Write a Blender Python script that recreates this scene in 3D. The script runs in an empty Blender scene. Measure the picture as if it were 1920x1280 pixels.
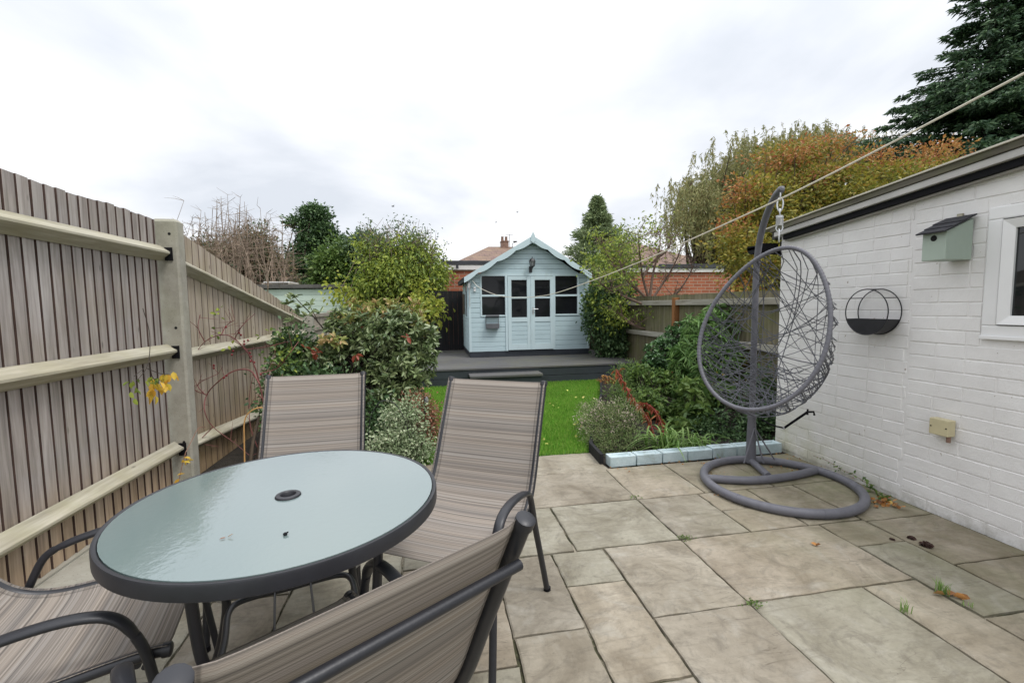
import bpy, math, random
import numpy as np
R = math.radians
sc = bpy.context.scene
col = sc.collection
rng = np.random.default_rng(7)
random.seed(7)

# ------------------------------------------------------------------ camera
F, H = 853.0, 1.21
PIT, YAW, ROL = R(4.52), R(10.10), R(0.75)
def cam_matrix():
    c, s = math.cos(ROL), math.sin(ROL); Rr = np.array([[c,-s,0],[s,c,0],[0,0,1]])
    cp, sp = math.cos(PIT), math.sin(PIT); Rp = np.array([[1,0,0],[0,-sp,cp],[0,-cp,-sp]])
    cy, sy = math.cos(YAW), math.sin(YAW); Ry = np.array([[cy,sy,0],[-sy,cy,0],[0,0,1]])
    return Ry @ Rp @ Rr
MM = cam_matrix()
def ray(px, py): return MM @ np.array([(px-960)/F, (py-640)/F, 1.0])
def atZ(px, py, z): r = ray(px,py); return r*((z-H)/r[2]) + np.array([0,0,H])
def atY(px, py, y): r = ray(px,py); return r*(y/r[1]) + np.array([0,0,H])
def atX(px, py, x): r = ray(px,py); return r*(x/r[0]) + np.array([0,0,H])
cd = bpy.data.cameras.new('camera'); cam = bpy.data.objects.new('camera', cd); col.objects.link(cam)
from mathutils import Matrix, Vector
m4 = Matrix.Identity(4)
for i in range(3):
    m4[i][0] = MM[i][0]; m4[i][1] = -MM[i][1]; m4[i][2] = -MM[i][2]
m4[0][3], m4[1][3], m4[2][3] = 0, 0, H
cam.matrix_world = m4
cd.sensor_width = 36; cd.lens = 16.0; cd.clip_start = 0.02; cd.clip_end = 2000
sc.camera = cam

# ------------------------------------------------------------------ tags and things
def tag(o, label=None, cat=None, group=None, kind=None):
    if label: o['label'] = label
    if cat: o['category'] = cat
    if group: o['group'] = group
    if kind: o['kind'] = kind
    return o
def thing(name, label, cat, loc=(0,0,0), rz=0, group=None):
    o = bpy.data.objects.new(name, None); col.objects.link(o)
    o.empty_display_size = .1
    o.location = Vector([float(v) for v in loc]); o.rotation_euler = (0,0,rz)
    return tag(o, label, cat, group)

# ------------------------------------------------------------------ mesh builder
def np_mesh(name, V, faces, smooth=False, uv=None):
    """V (n,3); faces: list of int arrays (m,k)"""
    me = bpy.data.meshes.new(name)
    V = np.asarray(V, dtype=np.float32)
    me.vertices.add(len(V)); me.vertices.foreach_set('co', V.ravel())
    nl = sum(f.size for f in faces); nf = sum(len(f) for f in faces)
    me.loops.add(nl); me.polygons.add(nf)
    me.loops.foreach_set('vertex_index', np.concatenate([f.ravel() for f in faces]).astype(np.int32))
    st, tot, k = [], [], 0
    for f in faces:
        m, n = f.shape
        st.append(k + np.arange(m)*n); tot.append(np.full(m, n)); k += m*n
    me.polygons.foreach_set('loop_start', np.concatenate(st).astype(np.int32))
    me.polygons.foreach_set('loop_total', np.concatenate(tot).astype(np.int32))
    if smooth: me.polygons.foreach_set('use_smooth', np.ones(nf, dtype=bool))
    if uv is not None:
        l = me.uv_layers.new(name='UVMap'); l.data.foreach_set('uv', np.asarray(uv, dtype=np.float32).ravel())
    me.update(calc_edges=True); me.validate()
    return me
class MB:
    def __init__(s): s.v=[]; s.f=[]; s.n=0
    def add(s, V, Fs):
        V = np.asarray(V, float); s.v.append(V)
        for f in Fs: s.f.append([i+s.n for i in f])
        s.n += len(V); return s
    def box(s, x0,x1,y0,y1,z0,z1, M=None):
        V = np.array([(x,y,z) for z in (z0,z1) for y in (y0,y1) for x in (x0,x1)], float)
        if M is not None: V = V @ np.array(M).T[:3,:3] if np.array(M).shape==(3,3) else V
        return s.add(V, [(0,2,3,1),(4,5,7,6),(0,1,5,4),(2,6,7,3),(0,4,6,2),(1,3,7,5)])
    def obox(s, c, ax, ay, az, hx, hy, hz):
        c=np.array(c,float); ax,ay,az=[np.array(a,float) for a in (ax,ay,az)]
        V=[c+sx*hx*ax+sy*hy*ay+sz*hz*az for sz in (-1,1) for sy in (-1,1) for sx in (-1,1)]
        return s.add(V, [(0,2,3,1),(4,5,7,6),(0,1,5,4),(2,6,7,3),(0,4,6,2),(1,3,7,5)])
    def bar(s, a, b, w, t, up=(0,0,1)):
        """rectangular bar from a to b; w = width across, t = thickness along up"""
        a=np.array(a,float); b=np.array(b,float); d=b-a; L=np.linalg.norm(d); d/=L
        x=np.cross(d,up); x/=np.linalg.norm(x); u=np.cross(x,d)
        return s.obox((a+b)/2, d, x, u, L/2, w/2, t/2)
    def poly(s, pts, off):
        """closed outline pts (k,3) extruded by vector off"""
        P=np.array(pts,float); k=len(P); Q=P+np.array(off,float)
        return s.add(np.vstack([P,Q]), [tuple(range(k))[::-1], tuple(range(k,2*k))]+[(i,(i+1)%k,k+(i+1)%k,k+i) for i in range(k)])
    def tube(s, path, r, n=8, closed=False, flat=1.0, side=None, caps=True):
        P=np.array(path,float); m=len(P)
        r=np.full(m,r,float) if np.isscalar(r) else np.array(r,float)
        if closed: T=np.roll(P,-1,0)-np.roll(P,1,0)
        else:
            T=np.gradient(P,axis=0)
        T/= (np.linalg.norm(T,axis=1,keepdims=True)+1e-12)
        if side is not None:
            S=np.cross(T,np.cross(np.array(side,float)[None],T)); 
        else:
            S=np.zeros_like(P); a=np.cross(T[0],(0,0,1.0)); 
            if np.linalg.norm(a)<.1: a=np.cross(T[0],(1.0,0,0))
            S[0]=a/np.linalg.norm(a)
            for i in range(1,m):
                v=S[i-1]-T[i]*(S[i-1]@T[i]); S[i]=v/(np.linalg.norm(v)+1e-12)
        S/= (np.linalg.norm(S,axis=1,keepdims=True)+1e-12)
        B=np.cross(T,S)
        ang=np.arange(n)*2*math.pi/n
        V=(P[:,None]+r[:,None,None]*(np.cos(ang)[None,:,None]*S[:,None]+flat*np.sin(ang)[None,:,None]*B[:,None])).reshape(-1,3)
        fs=[]
        for i in range(m if closed else m-1):
            j=(i+1)%m
            for k in range(n): fs.append((i*n+k,i*n+(k+1)%n,j*n+(k+1)%n,j*n+k))
        if not closed and caps: fs.append(tuple(range(n))[::-1]); fs.append(tuple((m-1)*n+k for k in range(n)))
        return s.add(V,fs)
    def lathe(s, prof, n=24, c=(0,0,0)):
        pr=np.array(prof,float); m=len(pr); a=np.arange(n)*2*math.pi/n
        V=np.stack([pr[:,None,0]*np.cos(a),pr[:,None,0]*np.sin(a),np.repeat(pr[:,1:2],n,1)],-1).reshape(-1,3)+np.array(c)
        fs=[(i*n+k,i*n+(k+1)%n,(i+1)*n+(k+1)%n,(i+1)*n+k) for i in range(m-1) for k in range(n)]
        return s.add(V,fs)
    def build(s, name, mat, parent=None, world=True, smooth=False, bevel=0, auto=None):
        V=np.vstack(s.v).copy()
        if parent is not None and world:
            V-=np.array(parent.location); rz=parent.rotation_euler[2]
            if abs(rz)>1e-9:
                c,sn=math.cos(-rz),math.sin(-rz); V[:,:2]=V[:,:2]@np.array([[c,sn],[-sn,c]])
        me=bpy.data.meshes.new(name); me.from_pydata(V.tolist(),[],s.f); me.update()
        if smooth:
            me.polygons.foreach_set('use_smooth', np.ones(len(me.polygons),dtype=bool))
            if auto is not None or True:
                me.set_sharp_from_angle(angle=R(auto or 50))
        o=bpy.data.objects.new(name, me); col.objects.link(o)
        if mat: me.materials.append(mat)
        if parent is not None: o.parent=parent
        if bevel:
            b=o.modifiers.new('bevel','BEVEL'); b.width=bevel; b.segments=2; b.limit_method='ANGLE'; b.angle_limit=R(40)
        return o
def split_build(mb, name, mat, parent=None, **k):
    """one object for each connected piece of the mesh"""
    n=mb.n; par=list(range(n))
    def find(a):
        while par[a]!=a: par[a]=par[par[a]]; a=par[a]
        return a
    for f in mb.f:
        for v in f[1:]:
            a,b=find(f[0]),find(v)
            if a!=b: par[a]=b
    V=np.vstack(mb.v); groups={}
    for f in mb.f: groups.setdefault(find(f[0]),[]).append(f)
    out=[]
    for fs in groups.values():
        ids=sorted({v for f in fs for v in f}); mp={v:i for i,v in enumerate(ids)}
        m=MB(); m.add(V[ids],[[mp[v] for v in f] for f in fs]); out.append(m.build(name,mat,parent,**k))
    return out
def link_mesh(name, me, mat, parent=None):
    o=bpy.data.objects.new(name, me); col.objects.link(o); me.materials.append(mat)
    if parent is not None: o.parent=parent
    return o
def smoothpath(pts, n=6, closed=False):
    """Catmull-Rom"""
    P=np.array(pts,float); m=len(P); out=[]
    for i in range(m if closed else m-1):
        if closed: p0,p1,p2,p3=P[i-1],P[i],P[(i+1)%m],P[(i+2)%m]
        else:
            p1,p2=P[i],P[i+1]; p0=P[i-1] if i>0 else 2*p1-p2; p3=P[i+2] if i+2<m else 2*p2-p1
        for t in np.arange(n)/n:
            out.append(.5*((2*p1)+(-p0+p2)*t+(2*p0-5*p1+4*p2-p3)*t*t+(-p0+3*p1-3*p2+p3)*t**3))
    if not closed: out.append(P[-1])
    return np.array(out)

# ------------------------------------------------------------------ materials
def hexc(r,g,b):
    f=lambda c:(c/255/12.92) if c/255<=.04045 else ((c/255+.055)/1.055)**2.4
    return (f(r),f(g),f(b),1)
class NT:
    def __init__(s,name):
        s.m=bpy.data.materials.new(name); s.m.use_nodes=True; s.t=s.m.node_tree; s.t.nodes.clear()
        s.out=s.n('ShaderNodeOutputMaterial'); s.p=s.n('ShaderNodeBsdfPrincipled'); s.l(s.p.outputs[0],s.out.inputs[0])
    def n(s,t,**k):
        x=s.t.nodes.new(t)
        for a,b in k.items(): setattr(x,a,b)
        return x
    def l(s,a,b): s.t.links.new(a,b)
    def coord(s,kind='Object',scale=(1,1,1)):
        c=s.n('ShaderNodeTexCoord'); mp=s.n('ShaderNodeMapping'); mp.inputs['Scale'].default_value=scale
        s.l(c.outputs[kind],mp.inputs[0]); return mp.outputs[0]
    def noise(s,vec,scale,detail=4,rough=.55,dist=0):
        x=s.n('ShaderNodeTexNoise'); x.inputs['Scale'].default_value=scale; x.inputs['Detail'].default_value=detail
        x.inputs['Roughness'].default_value=rough; x.inputs['Distortion'].default_value=dist
        if vec is not None: s.l(vec,x.inputs['Vector'])
        return x.outputs[0]
    def ramp(s,fac,stops,interp='LINEAR'):
        x=s.n('ShaderNodeValToRGB'); x.color_ramp.interpolation=interp; e=x.color_ramp.elements
        e[0].position,e[0].color=stops[0]; e[1].position,e[1].color=stops[-1]
        for p,c in stops[1:-1]:
            k=e.new(p); k.color=c
        s.l(fac,x.inputs[0]); return x.outputs[0]
    def mix(s,f,a,b,blend='MIX'):
        x=s.n('ShaderNodeMix',data_type='RGBA',blend_type=blend)
        for sock,v in ((x.inputs[0],f),(x.inputs[6],a),(x.inputs[7],b)):
            if hasattr(v,'is_linked'): s.l(v,sock)
            else: sock.default_value=v
        return x.outputs[2]
    def math(s,op,a,b=0):
        x=s.n('ShaderNodeMath',operation=op)
        for sock,v in ((x.inputs[0],a),(x.inputs[1],b)):
            if hasattr(v,'is_linked'): s.l(v,sock)
            else: sock.default_value=v
        return x.outputs[0]
    def bump(s,h,strength=.3,dist=.01):
        x=s.n('ShaderNodeBump'); x.inputs['Strength'].default_value=strength; x.inputs['Distance'].default_value=dist
        s.l(h,x.inputs['Height']); s.l(x.outputs[0],s.p.inputs['Normal']); return x
    def set(s,**k):
        for a,b in k.items():
            i=s.p.inputs[a.replace('_',' ')]
            if hasattr(b,'is_linked'): s.l(b,i)
            else: i.default_value=b
        return s.m
def g(v,a=1): return (v,v,v,a)
def plain(name, c, rough=.6, var=.12, scale=12, bump=.1, metal=0, spec=.5, bscale=60):
    t=NT(name); v=t.coord(); n=t.noise(v,scale,5,.6)
    lo=tuple(x*(1-var) for x in c[:3])+(1,); hi=tuple(min(1,x*(1+var)) for x in c[:3])+(1,)
    t.set(Base_Color=t.ramp(n,[(.3,lo),(.7,hi)]),Roughness=rough,Metallic=metal)
    t.p.inputs['Specular IOR Level'].default_value=spec
    if bump: t.bump(t.noise(v,bscale,4,.6),bump,.004)
    return t.m
def island(t):
    x=t.n('ShaderNodeNewGeometry'); return x.outputs['Random Per Island']
LEAFGAIN=1.9
def leafmat(name, stops, transl=.3, rough=.5, spec=.35):
    """stops: list of colours spread over the per-leaf random value"""
    t=NT(name); r=island(t); k=len(stops); stops=[tuple(min(.8,x*LEAFGAIN) for x in s_[:3])+(1,) for s_ in stops]
    c=t.ramp(r,[(i/(k-1) if k>1 else 0,s) for i,s in enumerate(stops)])
    n=t.noise(t.coord(),2.2,3,.6); 
    c=t.mix(t.ramp(n,[(.35,g(0)),(.65,g(.55))]),c,t.mix(1.0,c,(.62,.70,.60,1),'MULTIPLY'))
    t.set(Base_Color=c,Roughness=rough); t.p.inputs['Specular IOR Level'].default_value=spec
    tr=t.n('ShaderNodeBsdfTranslucent'); t.l(c,tr.inputs[0]); mx=t.n('ShaderNodeMixShader'); mx.inputs[0].default_value=transl
    t.l(t.p.outputs[0],mx.inputs[1]); t.l(tr.outputs[0],mx.inputs[2]); t.l(mx.outputs[0],t.out.inputs[0])
    return t.m
def woodmat(name, cols, axis='Z', grain=26, rough=.85, knots=True, moss=None, tint=.35, foot=None):
    """cols = (dark, mid, light); axis is the grain direction"""
    t=NT(name)
    sc_={'Z':(1,1,.06),'X':(.06,1,1),'Y':(1,.06,1)}[axis]
    v=t.coord('Object',sc_); isl=island(t)
    add=t.n('ShaderNodeVectorMath',operation='ADD'); t.l(v,add.inputs[0])
    cmb=t.n('ShaderNodeCombineXYZ'); m=t.math('MULTIPLY',isl,31.0)
    for i in range(3): t.l(m,cmb.inputs[i])
    t.l(cmb.outputs[0],add.inputs[1])
    n=t.noise(add.outputs[0],grain,8,.68,.6); n2=t.noise(add.outputs[0],grain*4,3,.5)
    c=t.ramp(n,[(.3,cols[0]),(.5,cols[1]),(.72,cols[2])])
    c=t.mix(.35,c,t.ramp(n2,[(.35,g(.55)),(.65,g(1.0))]),'MULTIPLY')
    pc=t.coord('Object'); big=t.noise(pc,1.7,4,.6)
    c=t.mix(t.ramp(big,[(.4,g(0)),(.7,g(.5))]),c,t.mix(1.0,c,(.82,.74,.66,1),'MULTIPLY'))
    c=t.mix(tint,c,t.ramp(isl,[(0,(.62,.60,.58,1)),(.5,(.95,.90,.85,1)),(1,(1.15,1.12,1.1,1))]),'MULTIPLY')
    if knots:
        vo=t.n('ShaderNodeTexVoronoi'); vo.inputs['Scale'].default_value=3.2
        sv={'Z':(2.6,2.6,1),'X':(1,2.6,2.6),'Y':(2.6,1,2.6)}[axis]
        t.l(t.coord('Object',sv),vo.inputs['Vector'])
        c=t.mix(t.ramp(vo.outputs[0],[(.03,g(.75)),(.085,g(0))]),c,tuple(x*.35 for x in cols[0][:3])+(1,))
    if moss:
        mn=t.noise(pc,3.5,6,.7); c=t.mix(t.ramp(mn,[(.45,g(0)),(.68,g(moss[1]))]),c,moss[0])
    if foot:
        sz=t.n('ShaderNodeSeparateXYZ'); t.l(pc,sz.inputs[0]); hz=t.math('ADD',sz.outputs[2],t.math('MULTIPLY',t.noise(pc,2.0,4,.6),.5))
        c=t.mix(t.ramp(hz,[(.35,g(.85)),(.75,g(0))]),c,t.mix(1.0,c,foot,'MULTIPLY'))
    t.set(Base_Color=c,Roughness=rough); t.p.inputs['Specular IOR Level'].default_value=.25
    t.bump(n,.5,.004); return t.m

M={}
M['metal']=plain('charcoal_metal',(.021,.022,.027,1),.40,.15,20,.06,0,.5,200)
M['metal_grey']=plain('grey_metal',(.125,.125,.145,1),.5,.12,20,.08,0,.5,160)
M['zinc']=plain('zinc',(.62,.63,.64,1),.35,.1,30,.03,.8)
M['black']=plain('black_plastic',(.006,.006,.008,1),.6,.2,20,.05,0,.15)
M['blackmetal']=plain('black_metal',(.02,.02,.024,1),.5,.2,20,.05)
M['white_upvc']=plain('white_upvc',(.78,.78,.78,1),.35,.03,5,0)
M['darkhole']=plain('dark_hole',(.004,.004,.004,1),.9,0,5,0)

# ------------------------------------------------------------------ world, sun
w=bpy.data.worlds.new('World'); sc.world=w; w.use_nodes=True; nt=w.node_tree; nt.nodes.clear()
def wn(t): return nt.nodes.new(t)
out=wn('ShaderNodeOutputWorld'); bg=wn('ShaderNodeBackground'); nt.links.new(bg.outputs[0],out.inputs[0])
sky=wn('ShaderNodeTexSky'); sky.sky_type='NISHITA'; sky.sun_disc=False; sky.sun_elevation=R(58); sky.sun_rotation=R(142)
tc=wn('ShaderNodeTexCoord'); sep=wn('ShaderNodeSeparateXYZ'); nt.links.new(tc.outputs['Generated'],sep.inputs[0])
def wm(op,a,b):
    x=wn('ShaderNodeMath'); x.operation=op
    for s_,v in ((x.inputs[0],a),(x.inputs[1],b)):
        if hasattr(v,'is_linked'): nt.links.new(v,s_)
        else: s_.default_value=v
    return x.outputs[0]
zz=wm('ADD',wm('MAXIMUM',sep.outputs[2],0.0),.22)
cmb=wn('ShaderNodeCombineXYZ'); nt.links.new(wm('DIVIDE',sep.outputs[0],zz),cmb.inputs[0]); nt.links.new(wm('DIVIDE',sep.outputs[1],zz),cmb.inputs[1])
def wnoise(scale,det,off):
    mp=wn('ShaderNodeMapping'); mp.inputs['Location'].default_value=off; nt.links.new(cmb.outputs[0],mp.inputs[0])
    x=wn('ShaderNodeTexNoise'); x.inputs['Scale'].default_value=scale; x.inputs['Detail'].default_value=det; x.inputs['Roughness'].default_value=.5
    x.inputs['Distortion'].default_value=.25
    nt.links.new(mp.outputs[0],x.inputs['Vector']); return x.outputs[0]
n1=wnoise(1.0,6,(3.1,1.3,0)); 
def wramp(f,stops):
    x=wn('ShaderNodeValToRGB'); e=x.color_ramp.elements; e[0].position,e[0].color=stops[0]; e[1].position,e[1].color=stops[-1]
    for p,c in stops[1:-1]:
        k=e.new(p); k.color=c
    nt.links.new(f,x.inputs[0]); return x.outputs[0]
cl=wramp(n1,[(.32,(.56,.59,.64,1)),(.44,(.685,.705,.745,1)),(.56,(.81,.815,.83,1))])
# thinner, brighter cloud towards the zenith
zen=wramp(sep.outputs[2],[(.0,g(.97)),(.28,g(1.03)),(.55,g(1.16)),(1,g(2.2))])
mx=wn('ShaderNodeMix'); mx.data_type='RGBA'; mx.blend_type='MULTIPLY'; mx.inputs[0].default_value=1
nt.links.new(cl,mx.inputs[6]); nt.links.new(zen,mx.inputs[7])
# overcast dome plus a little of the physical sky above the cloud
sk=wn('ShaderNodeMix'); sk.data_type='RGBA'; sk.blend_type='ADD'; sk.inputs[0].default_value=1
sc2=wn('ShaderNodeMix'); sc2.data_type='RGBA'; sc2.blend_type='MULTIPLY'; sc2.inputs[0].default_value=1; sc2.inputs[7].default_value=g(.06)
nt.links.new(sky.outputs[0],sc2.inputs[6]); 
SKYMUL=10.0
up=wn('ShaderNodeMix'); up.data_type='RGBA'; up.blend_type='MULTIPLY'; up.inputs[0].default_value=1; up.inputs[7].default_value=g(SKYMUL)
nt.links.new(mx.outputs[2],up.inputs[6])
nt.links.new(up.outputs[2],sk.inputs[6]); nt.links.new(sc2.outputs[2],sk.inputs[7])
nt.links.new(sk.outputs[2],bg.inputs[0]); bg.inputs[1].default_value=.1
sl=bpy.data.lights.new('sun','SUN'); sl.energy=1.35; sl.angle=R(14); sl.color=(1,.97,.93)
so=bpy.data.objects.new('sun',sl); col.objects.link(so); so.rotation_euler=(R(32),0,R(38))
sc.view_settings.view_transform='Standard'; sc.view_settings.look='None'; sc.view_settings.gamma=1; sc.view_settings.exposure=0.40

# ------------------------------------------------------------------ ground structures
def struct(o): o['kind']='structure'; return o
t=NT('soil'); v=t.coord(); n=t.noise(v,9,8,.7)
t.set(Base_Color=t.ramp(n,[(.3,(.012,.010,.007,1)),(.6,(.035,.027,.018,1)),(.8,(.07,.055,.035,1))]),Roughness=.95); t.bump(t.noise(v,30,6,.7),.9,.03); M['soil']=t.m
t=NT('rough_grass'); v=t.coord(); n=t.noise(v,.6,8,.7)
t.set(Base_Color=t.ramp(n,[(.3,(.03,.05,.015,1)),(.7,(.09,.13,.04,1))]),Roughness=.95); M['rough']=t.m
mb=MB(); mb.add([(-400,-400,-.06),(400,-400,-.06),(400,400,-.06),(-400,400,-.06)],[(0,1,2,3)])
struct(mb.build('ground',M['rough']))
mb=MB(); mb.poly([(-1.72,-1.2,-.05),(3.4,-1.2,-.05),(3.4,9.8,-.05),(-1.72,9.8,-.05)],(0,0,.04)); struct(mb.build('soil',M['soil']))

# patio slabs
t=NT('sandstone'); v=t.coord(); isl=island(t)
off=t.n('ShaderNodeVectorMath',operation='ADD'); cx=t.n('ShaderNodeCombineXYZ'); mm=t.math('MULTIPLY',isl,17.0)
t.l(mm,cx.inputs[0]); t.l(mm,cx.inputs[1]); t.l(cx.outputs[0],off.inputs[1]); t.l(v,off.inputs[0])
n=t.noise(off.outputs[0],2.6,9,.62,1.2); 
c=t.ramp(n,[(.26,(.155,.13,.096,1)),(.42,(.255,.225,.175,1)),(.58,(.325,.292,.235,1)),(.76,(.40,.365,.30,1))])
c=t.mix(.62,c,t.ramp(isl,[(0,(.84,.82,.79,1)),(.18,(1.0,.99,.96,1)),(.34,(.86,.92,.88,1)),(.5,(1.06,1.0,.95,1)),(.68,(.90,.91,.92,1)),(.85,(1.12,1.08,1.02,1))],'CONSTANT'),'MULTIPLY')
st=t.noise(off.outputs[0],5.5,8,.7,2.5); c=t.mix(t.ramp(st,[(.50,g(0)),(.70,g(.6))]),c,(.115,.10,.078,1))
st2=t.noise(off.outputs[0],13,9,.78,3.5); c=t.mix(t.ramp(st2,[(.56,g(0)),(.70,g(.5))]),c,(.10,.088,.068,1)); st3=t.noise(off.outputs[0],4.2,6,.6,1.8); c=t.mix(t.ramp(st3,[(.54,g(0)),(.74,g(.45))]),c,(.40,.385,.34,1))
sp=t.noise(v,46,4,.7); c=t.mix(.5,c,t.ramp(sp,[(.3,g(.78)),(.62,g(1.05))]),'MULTIPLY')
rs_=t.n('ShaderNodeMapping'); t.l(off.outputs[0],rs_.inputs[0]); rs_.inputs['Scale'].default_value=(2.2,14,1); rs_.inputs['Rotation'].default_value=(0,0,R(28))
sk1=t.noise(rs_.outputs[0],1.6,8,.72,.9); c=t.mix(t.ramp(sk1,[(.50,g(0)),(.66,g(.42))]),c,(.135,.115,.085,1))
rs2=t.n('ShaderNodeMapping'); t.l(off.outputs[0],rs2.inputs[0]); rs2.inputs['Scale'].default_value=(1.2,5,1); rs2.inputs['Rotation'].default_value=(0,0,R(20)); vf=t.noise(rs2.outputs[0],1.3,3,.5,2.0)
crk=t.ramp(vf,[(.494,g(0)),(.5,g(1)),(.506,g(0))]); crm=t.ramp(t.noise(off.outputs[0],2.2,2,.5),[(.56,g(0)),(.62,g(.55))]); c=t.mix(t.math('MULTIPLY',crk,crm),c,(.075,.06,.045,1))
# algae: grows in the damp strip by the outbuilding and the bed
sx=t.n('ShaderNodeSeparateXYZ'); t.l(v,sx.inputs[0])
dn=t.math('ADD',t.math('MULTIPLY',t.math('SUBTRACT',sx.outputs[0],1.35),.62),t.math('MULTIPLY',t.math('SUBTRACT',sx.outputs[1],1.6),.22))
al=t.math('MULTIPLY',t.math('MAXIMUM',t.math('MINIMUM',dn,1.0),0.0),t.ramp(t.noise(v,3.4,7,.68,.6),[(.32,g(.15)),(.62,g(1.0))]))
c=t.mix(t.math('MULTIPLY',al,.92),c,t.ramp(t.noise(v,2.1,5,.65),[(.4,(.125,.108,.062,1)),(.62,(.165,.165,.085,1))]))
t.set(Base_Color=c,Roughness=t.ramp(n,[(.3,g(.85)),(.7,g(.66))])); t.p.inputs['Specular IOR Level'].default_value=.35
hb=t.math('ADD',t.math('MULTIPLY',n,1.0),t.math('MULTIPLY',t.noise(off.outputs[0],22,6,.65,.8),.45)); t.bump(hb,.55,.012); M['slab']=t.m
t=NT('joint'); v=t.coord(); n=t.noise(v,7,6,.7,.5)
t.set(Base_Color=t.ramp(n,[(.34,(.02,.017,.011,1)),(.47,(.055,.055,.025,1)),(.56,(.20,.175,.13,1)),(.66,(.32,.285,.22,1))]),Roughness=.95); t.bump(t.noise(v,60,4,.7),.8,.006); M['joint']=t.m
slabs=[(-.16,.13,3.09,3.47),(.13,.685,3.085,3.52),(.685,1.27,3.08,3.49),(.54,1.234,2.565,3.08),(.0,.54,2.565,3.08),
 (1.234,1.70,2.565,3.10),(1.70,2.20,2.565,3.10),(2.20,2.78,2.565,3.12),
 (.265,.675,2.065,2.565),(.675,1.234,2.065,2.565),(1.234,1.64,2.065,2.565),(1.64,1.99,2.065,2.32),(1.64,1.99,2.32,2.565),(1.99,2.33,2.065,2.565),(2.33,2.78,2.04,2.565),
 (.265,.545,1.548,2.065),(.545,.815,1.80,2.065),(.545,.815,1.27,1.80),(.815,1.234,1.548,2.065),(1.234,2.048,1.56,2.065),(2.048,2.33,1.83,2.065),(2.33,2.78,1.61,2.04),
 (2.048,2.33,1.31,1.83),(2.33,2.78,1.10,1.61),(.265,.545,1.05,1.548),(.545,.815,.75,1.27),(.815,1.234,1.04,1.548),(1.234,1.775,1.0,1.56),(1.775,2.048,.8,1.56),
 (2.048,2.33,.8,1.31),(2.33,2.78,.5,1.10),(.815,1.234,.5,1.04),(1.234,1.775,.4,1.0),(1.775,2.33,.3,.8),(.265,.545,.5,1.05),
 (-.16,.265,2.065,2.565),(-.16,.265,1.42,2.065),(-.16,.265,1.0,1.42),(-.62,-.16,1.75,2.3),(-.62,-.16,1.2,1.75),(-.92,-.62,1.99,2.56),(-.92,-.62,1.46,1.99),(-.92,-.62,.95,1.46),
 (-1.35,-.92,2.02,2.56),(-1.35,-.92,1.5,2.02),(-1.66,-1.35,1.75,2.3),(-1.66,-1.35,1.2,1.75),(-.62,-.0,2.565,3.08),(-1.2,-.62,2.565,3.08),(-.62,-.16,2.3,2.56),
 (-.62,-.16,.65,1.2),(-1.35,-.92,.9,1.5),(-.16,.265,.5,1.0),(.545,1.234,-.1,.5),(1.234,2.33,-.3,.3),(-.9,-.16,.0,.65),(-.16,.545,-.1,.5),(-1.66,-1.35,.6,1.2),(-1.2,-.16,3.09,3.3),(-1.66,-1.2,2.565,3.2),(-1.66,-1.35,2.3,2.56)]
mb=MB()
for (x0,x1,y0,y1) in slabs:
    gp=random.uniform(.0035,.0065); x0+=gp;x1-=gp;y0+=gp;y1-=gp
    nx=max(3,int((x1-x0)/.05)); ny=max(3,int((y1-y0)/.05)); z=random.uniform(-.002,.002); tx,ty=random.uniform(-.004,.004),random.uniform(-.004,.004)
    loop=[(x0+(x1-x0)*i/nx,y0) for i in range(nx)]+[(x1,y0+(y1-y0)*i/ny) for i in range(ny)]+[(x1-(x1-x0)*i/nx,y1) for i in range(nx)]+[(x0,y1-(y1-y0)*i/ny) for i in range(ny)]
    cxm,cym=(x0+x1)/2,(y0+y1)/2; k=len(loop)
    o_=[]; i_=[]
    for (x,y) in loop:
        jx,jy=random.gauss(0,.0019),random.gauss(0,.0019); x+=jx; y+=jy
        zt=z+tx*(x-cxm)+ty*(y-cym); o_.append((x,y,zt)); d=.006
        i_.append((x+(d if x<cxm else -d)*min(1,abs(x-cxm)*2/(x1-x0)*1.6),y+(d if y<cym else -d)*min(1,abs(y-cym)*2/(y1-y0)*1.6),zt+.0035))
    V=[(x,y,zt-.05) for x,y,zt in o_]+o_+i_
    fs=[(i,(i+1)%k,k+(i+1)%k,k+i) for i in range(k)]+[(k+i,k+(i+1)%k,2*k+(i+1)%k,2*k+i) for i in range(k)]+[tuple(range(2*k,3*k))]
    mb.add(V,fs)
struct(mb.build('patio',M['slab']))
mb=MB(); mb.poly([(-1.70,-1.0,-.03),(2.82,-1.0,-.03),(2.82,3.13,-.03),(1.24,3.13,-.03),(1.24,3.5,-.03),(-.9,3.5,-.03),(-1.70,3.2,-.03)],(0,0,.022)); struct(mb.build('patio_joints',M['joint']))

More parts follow.
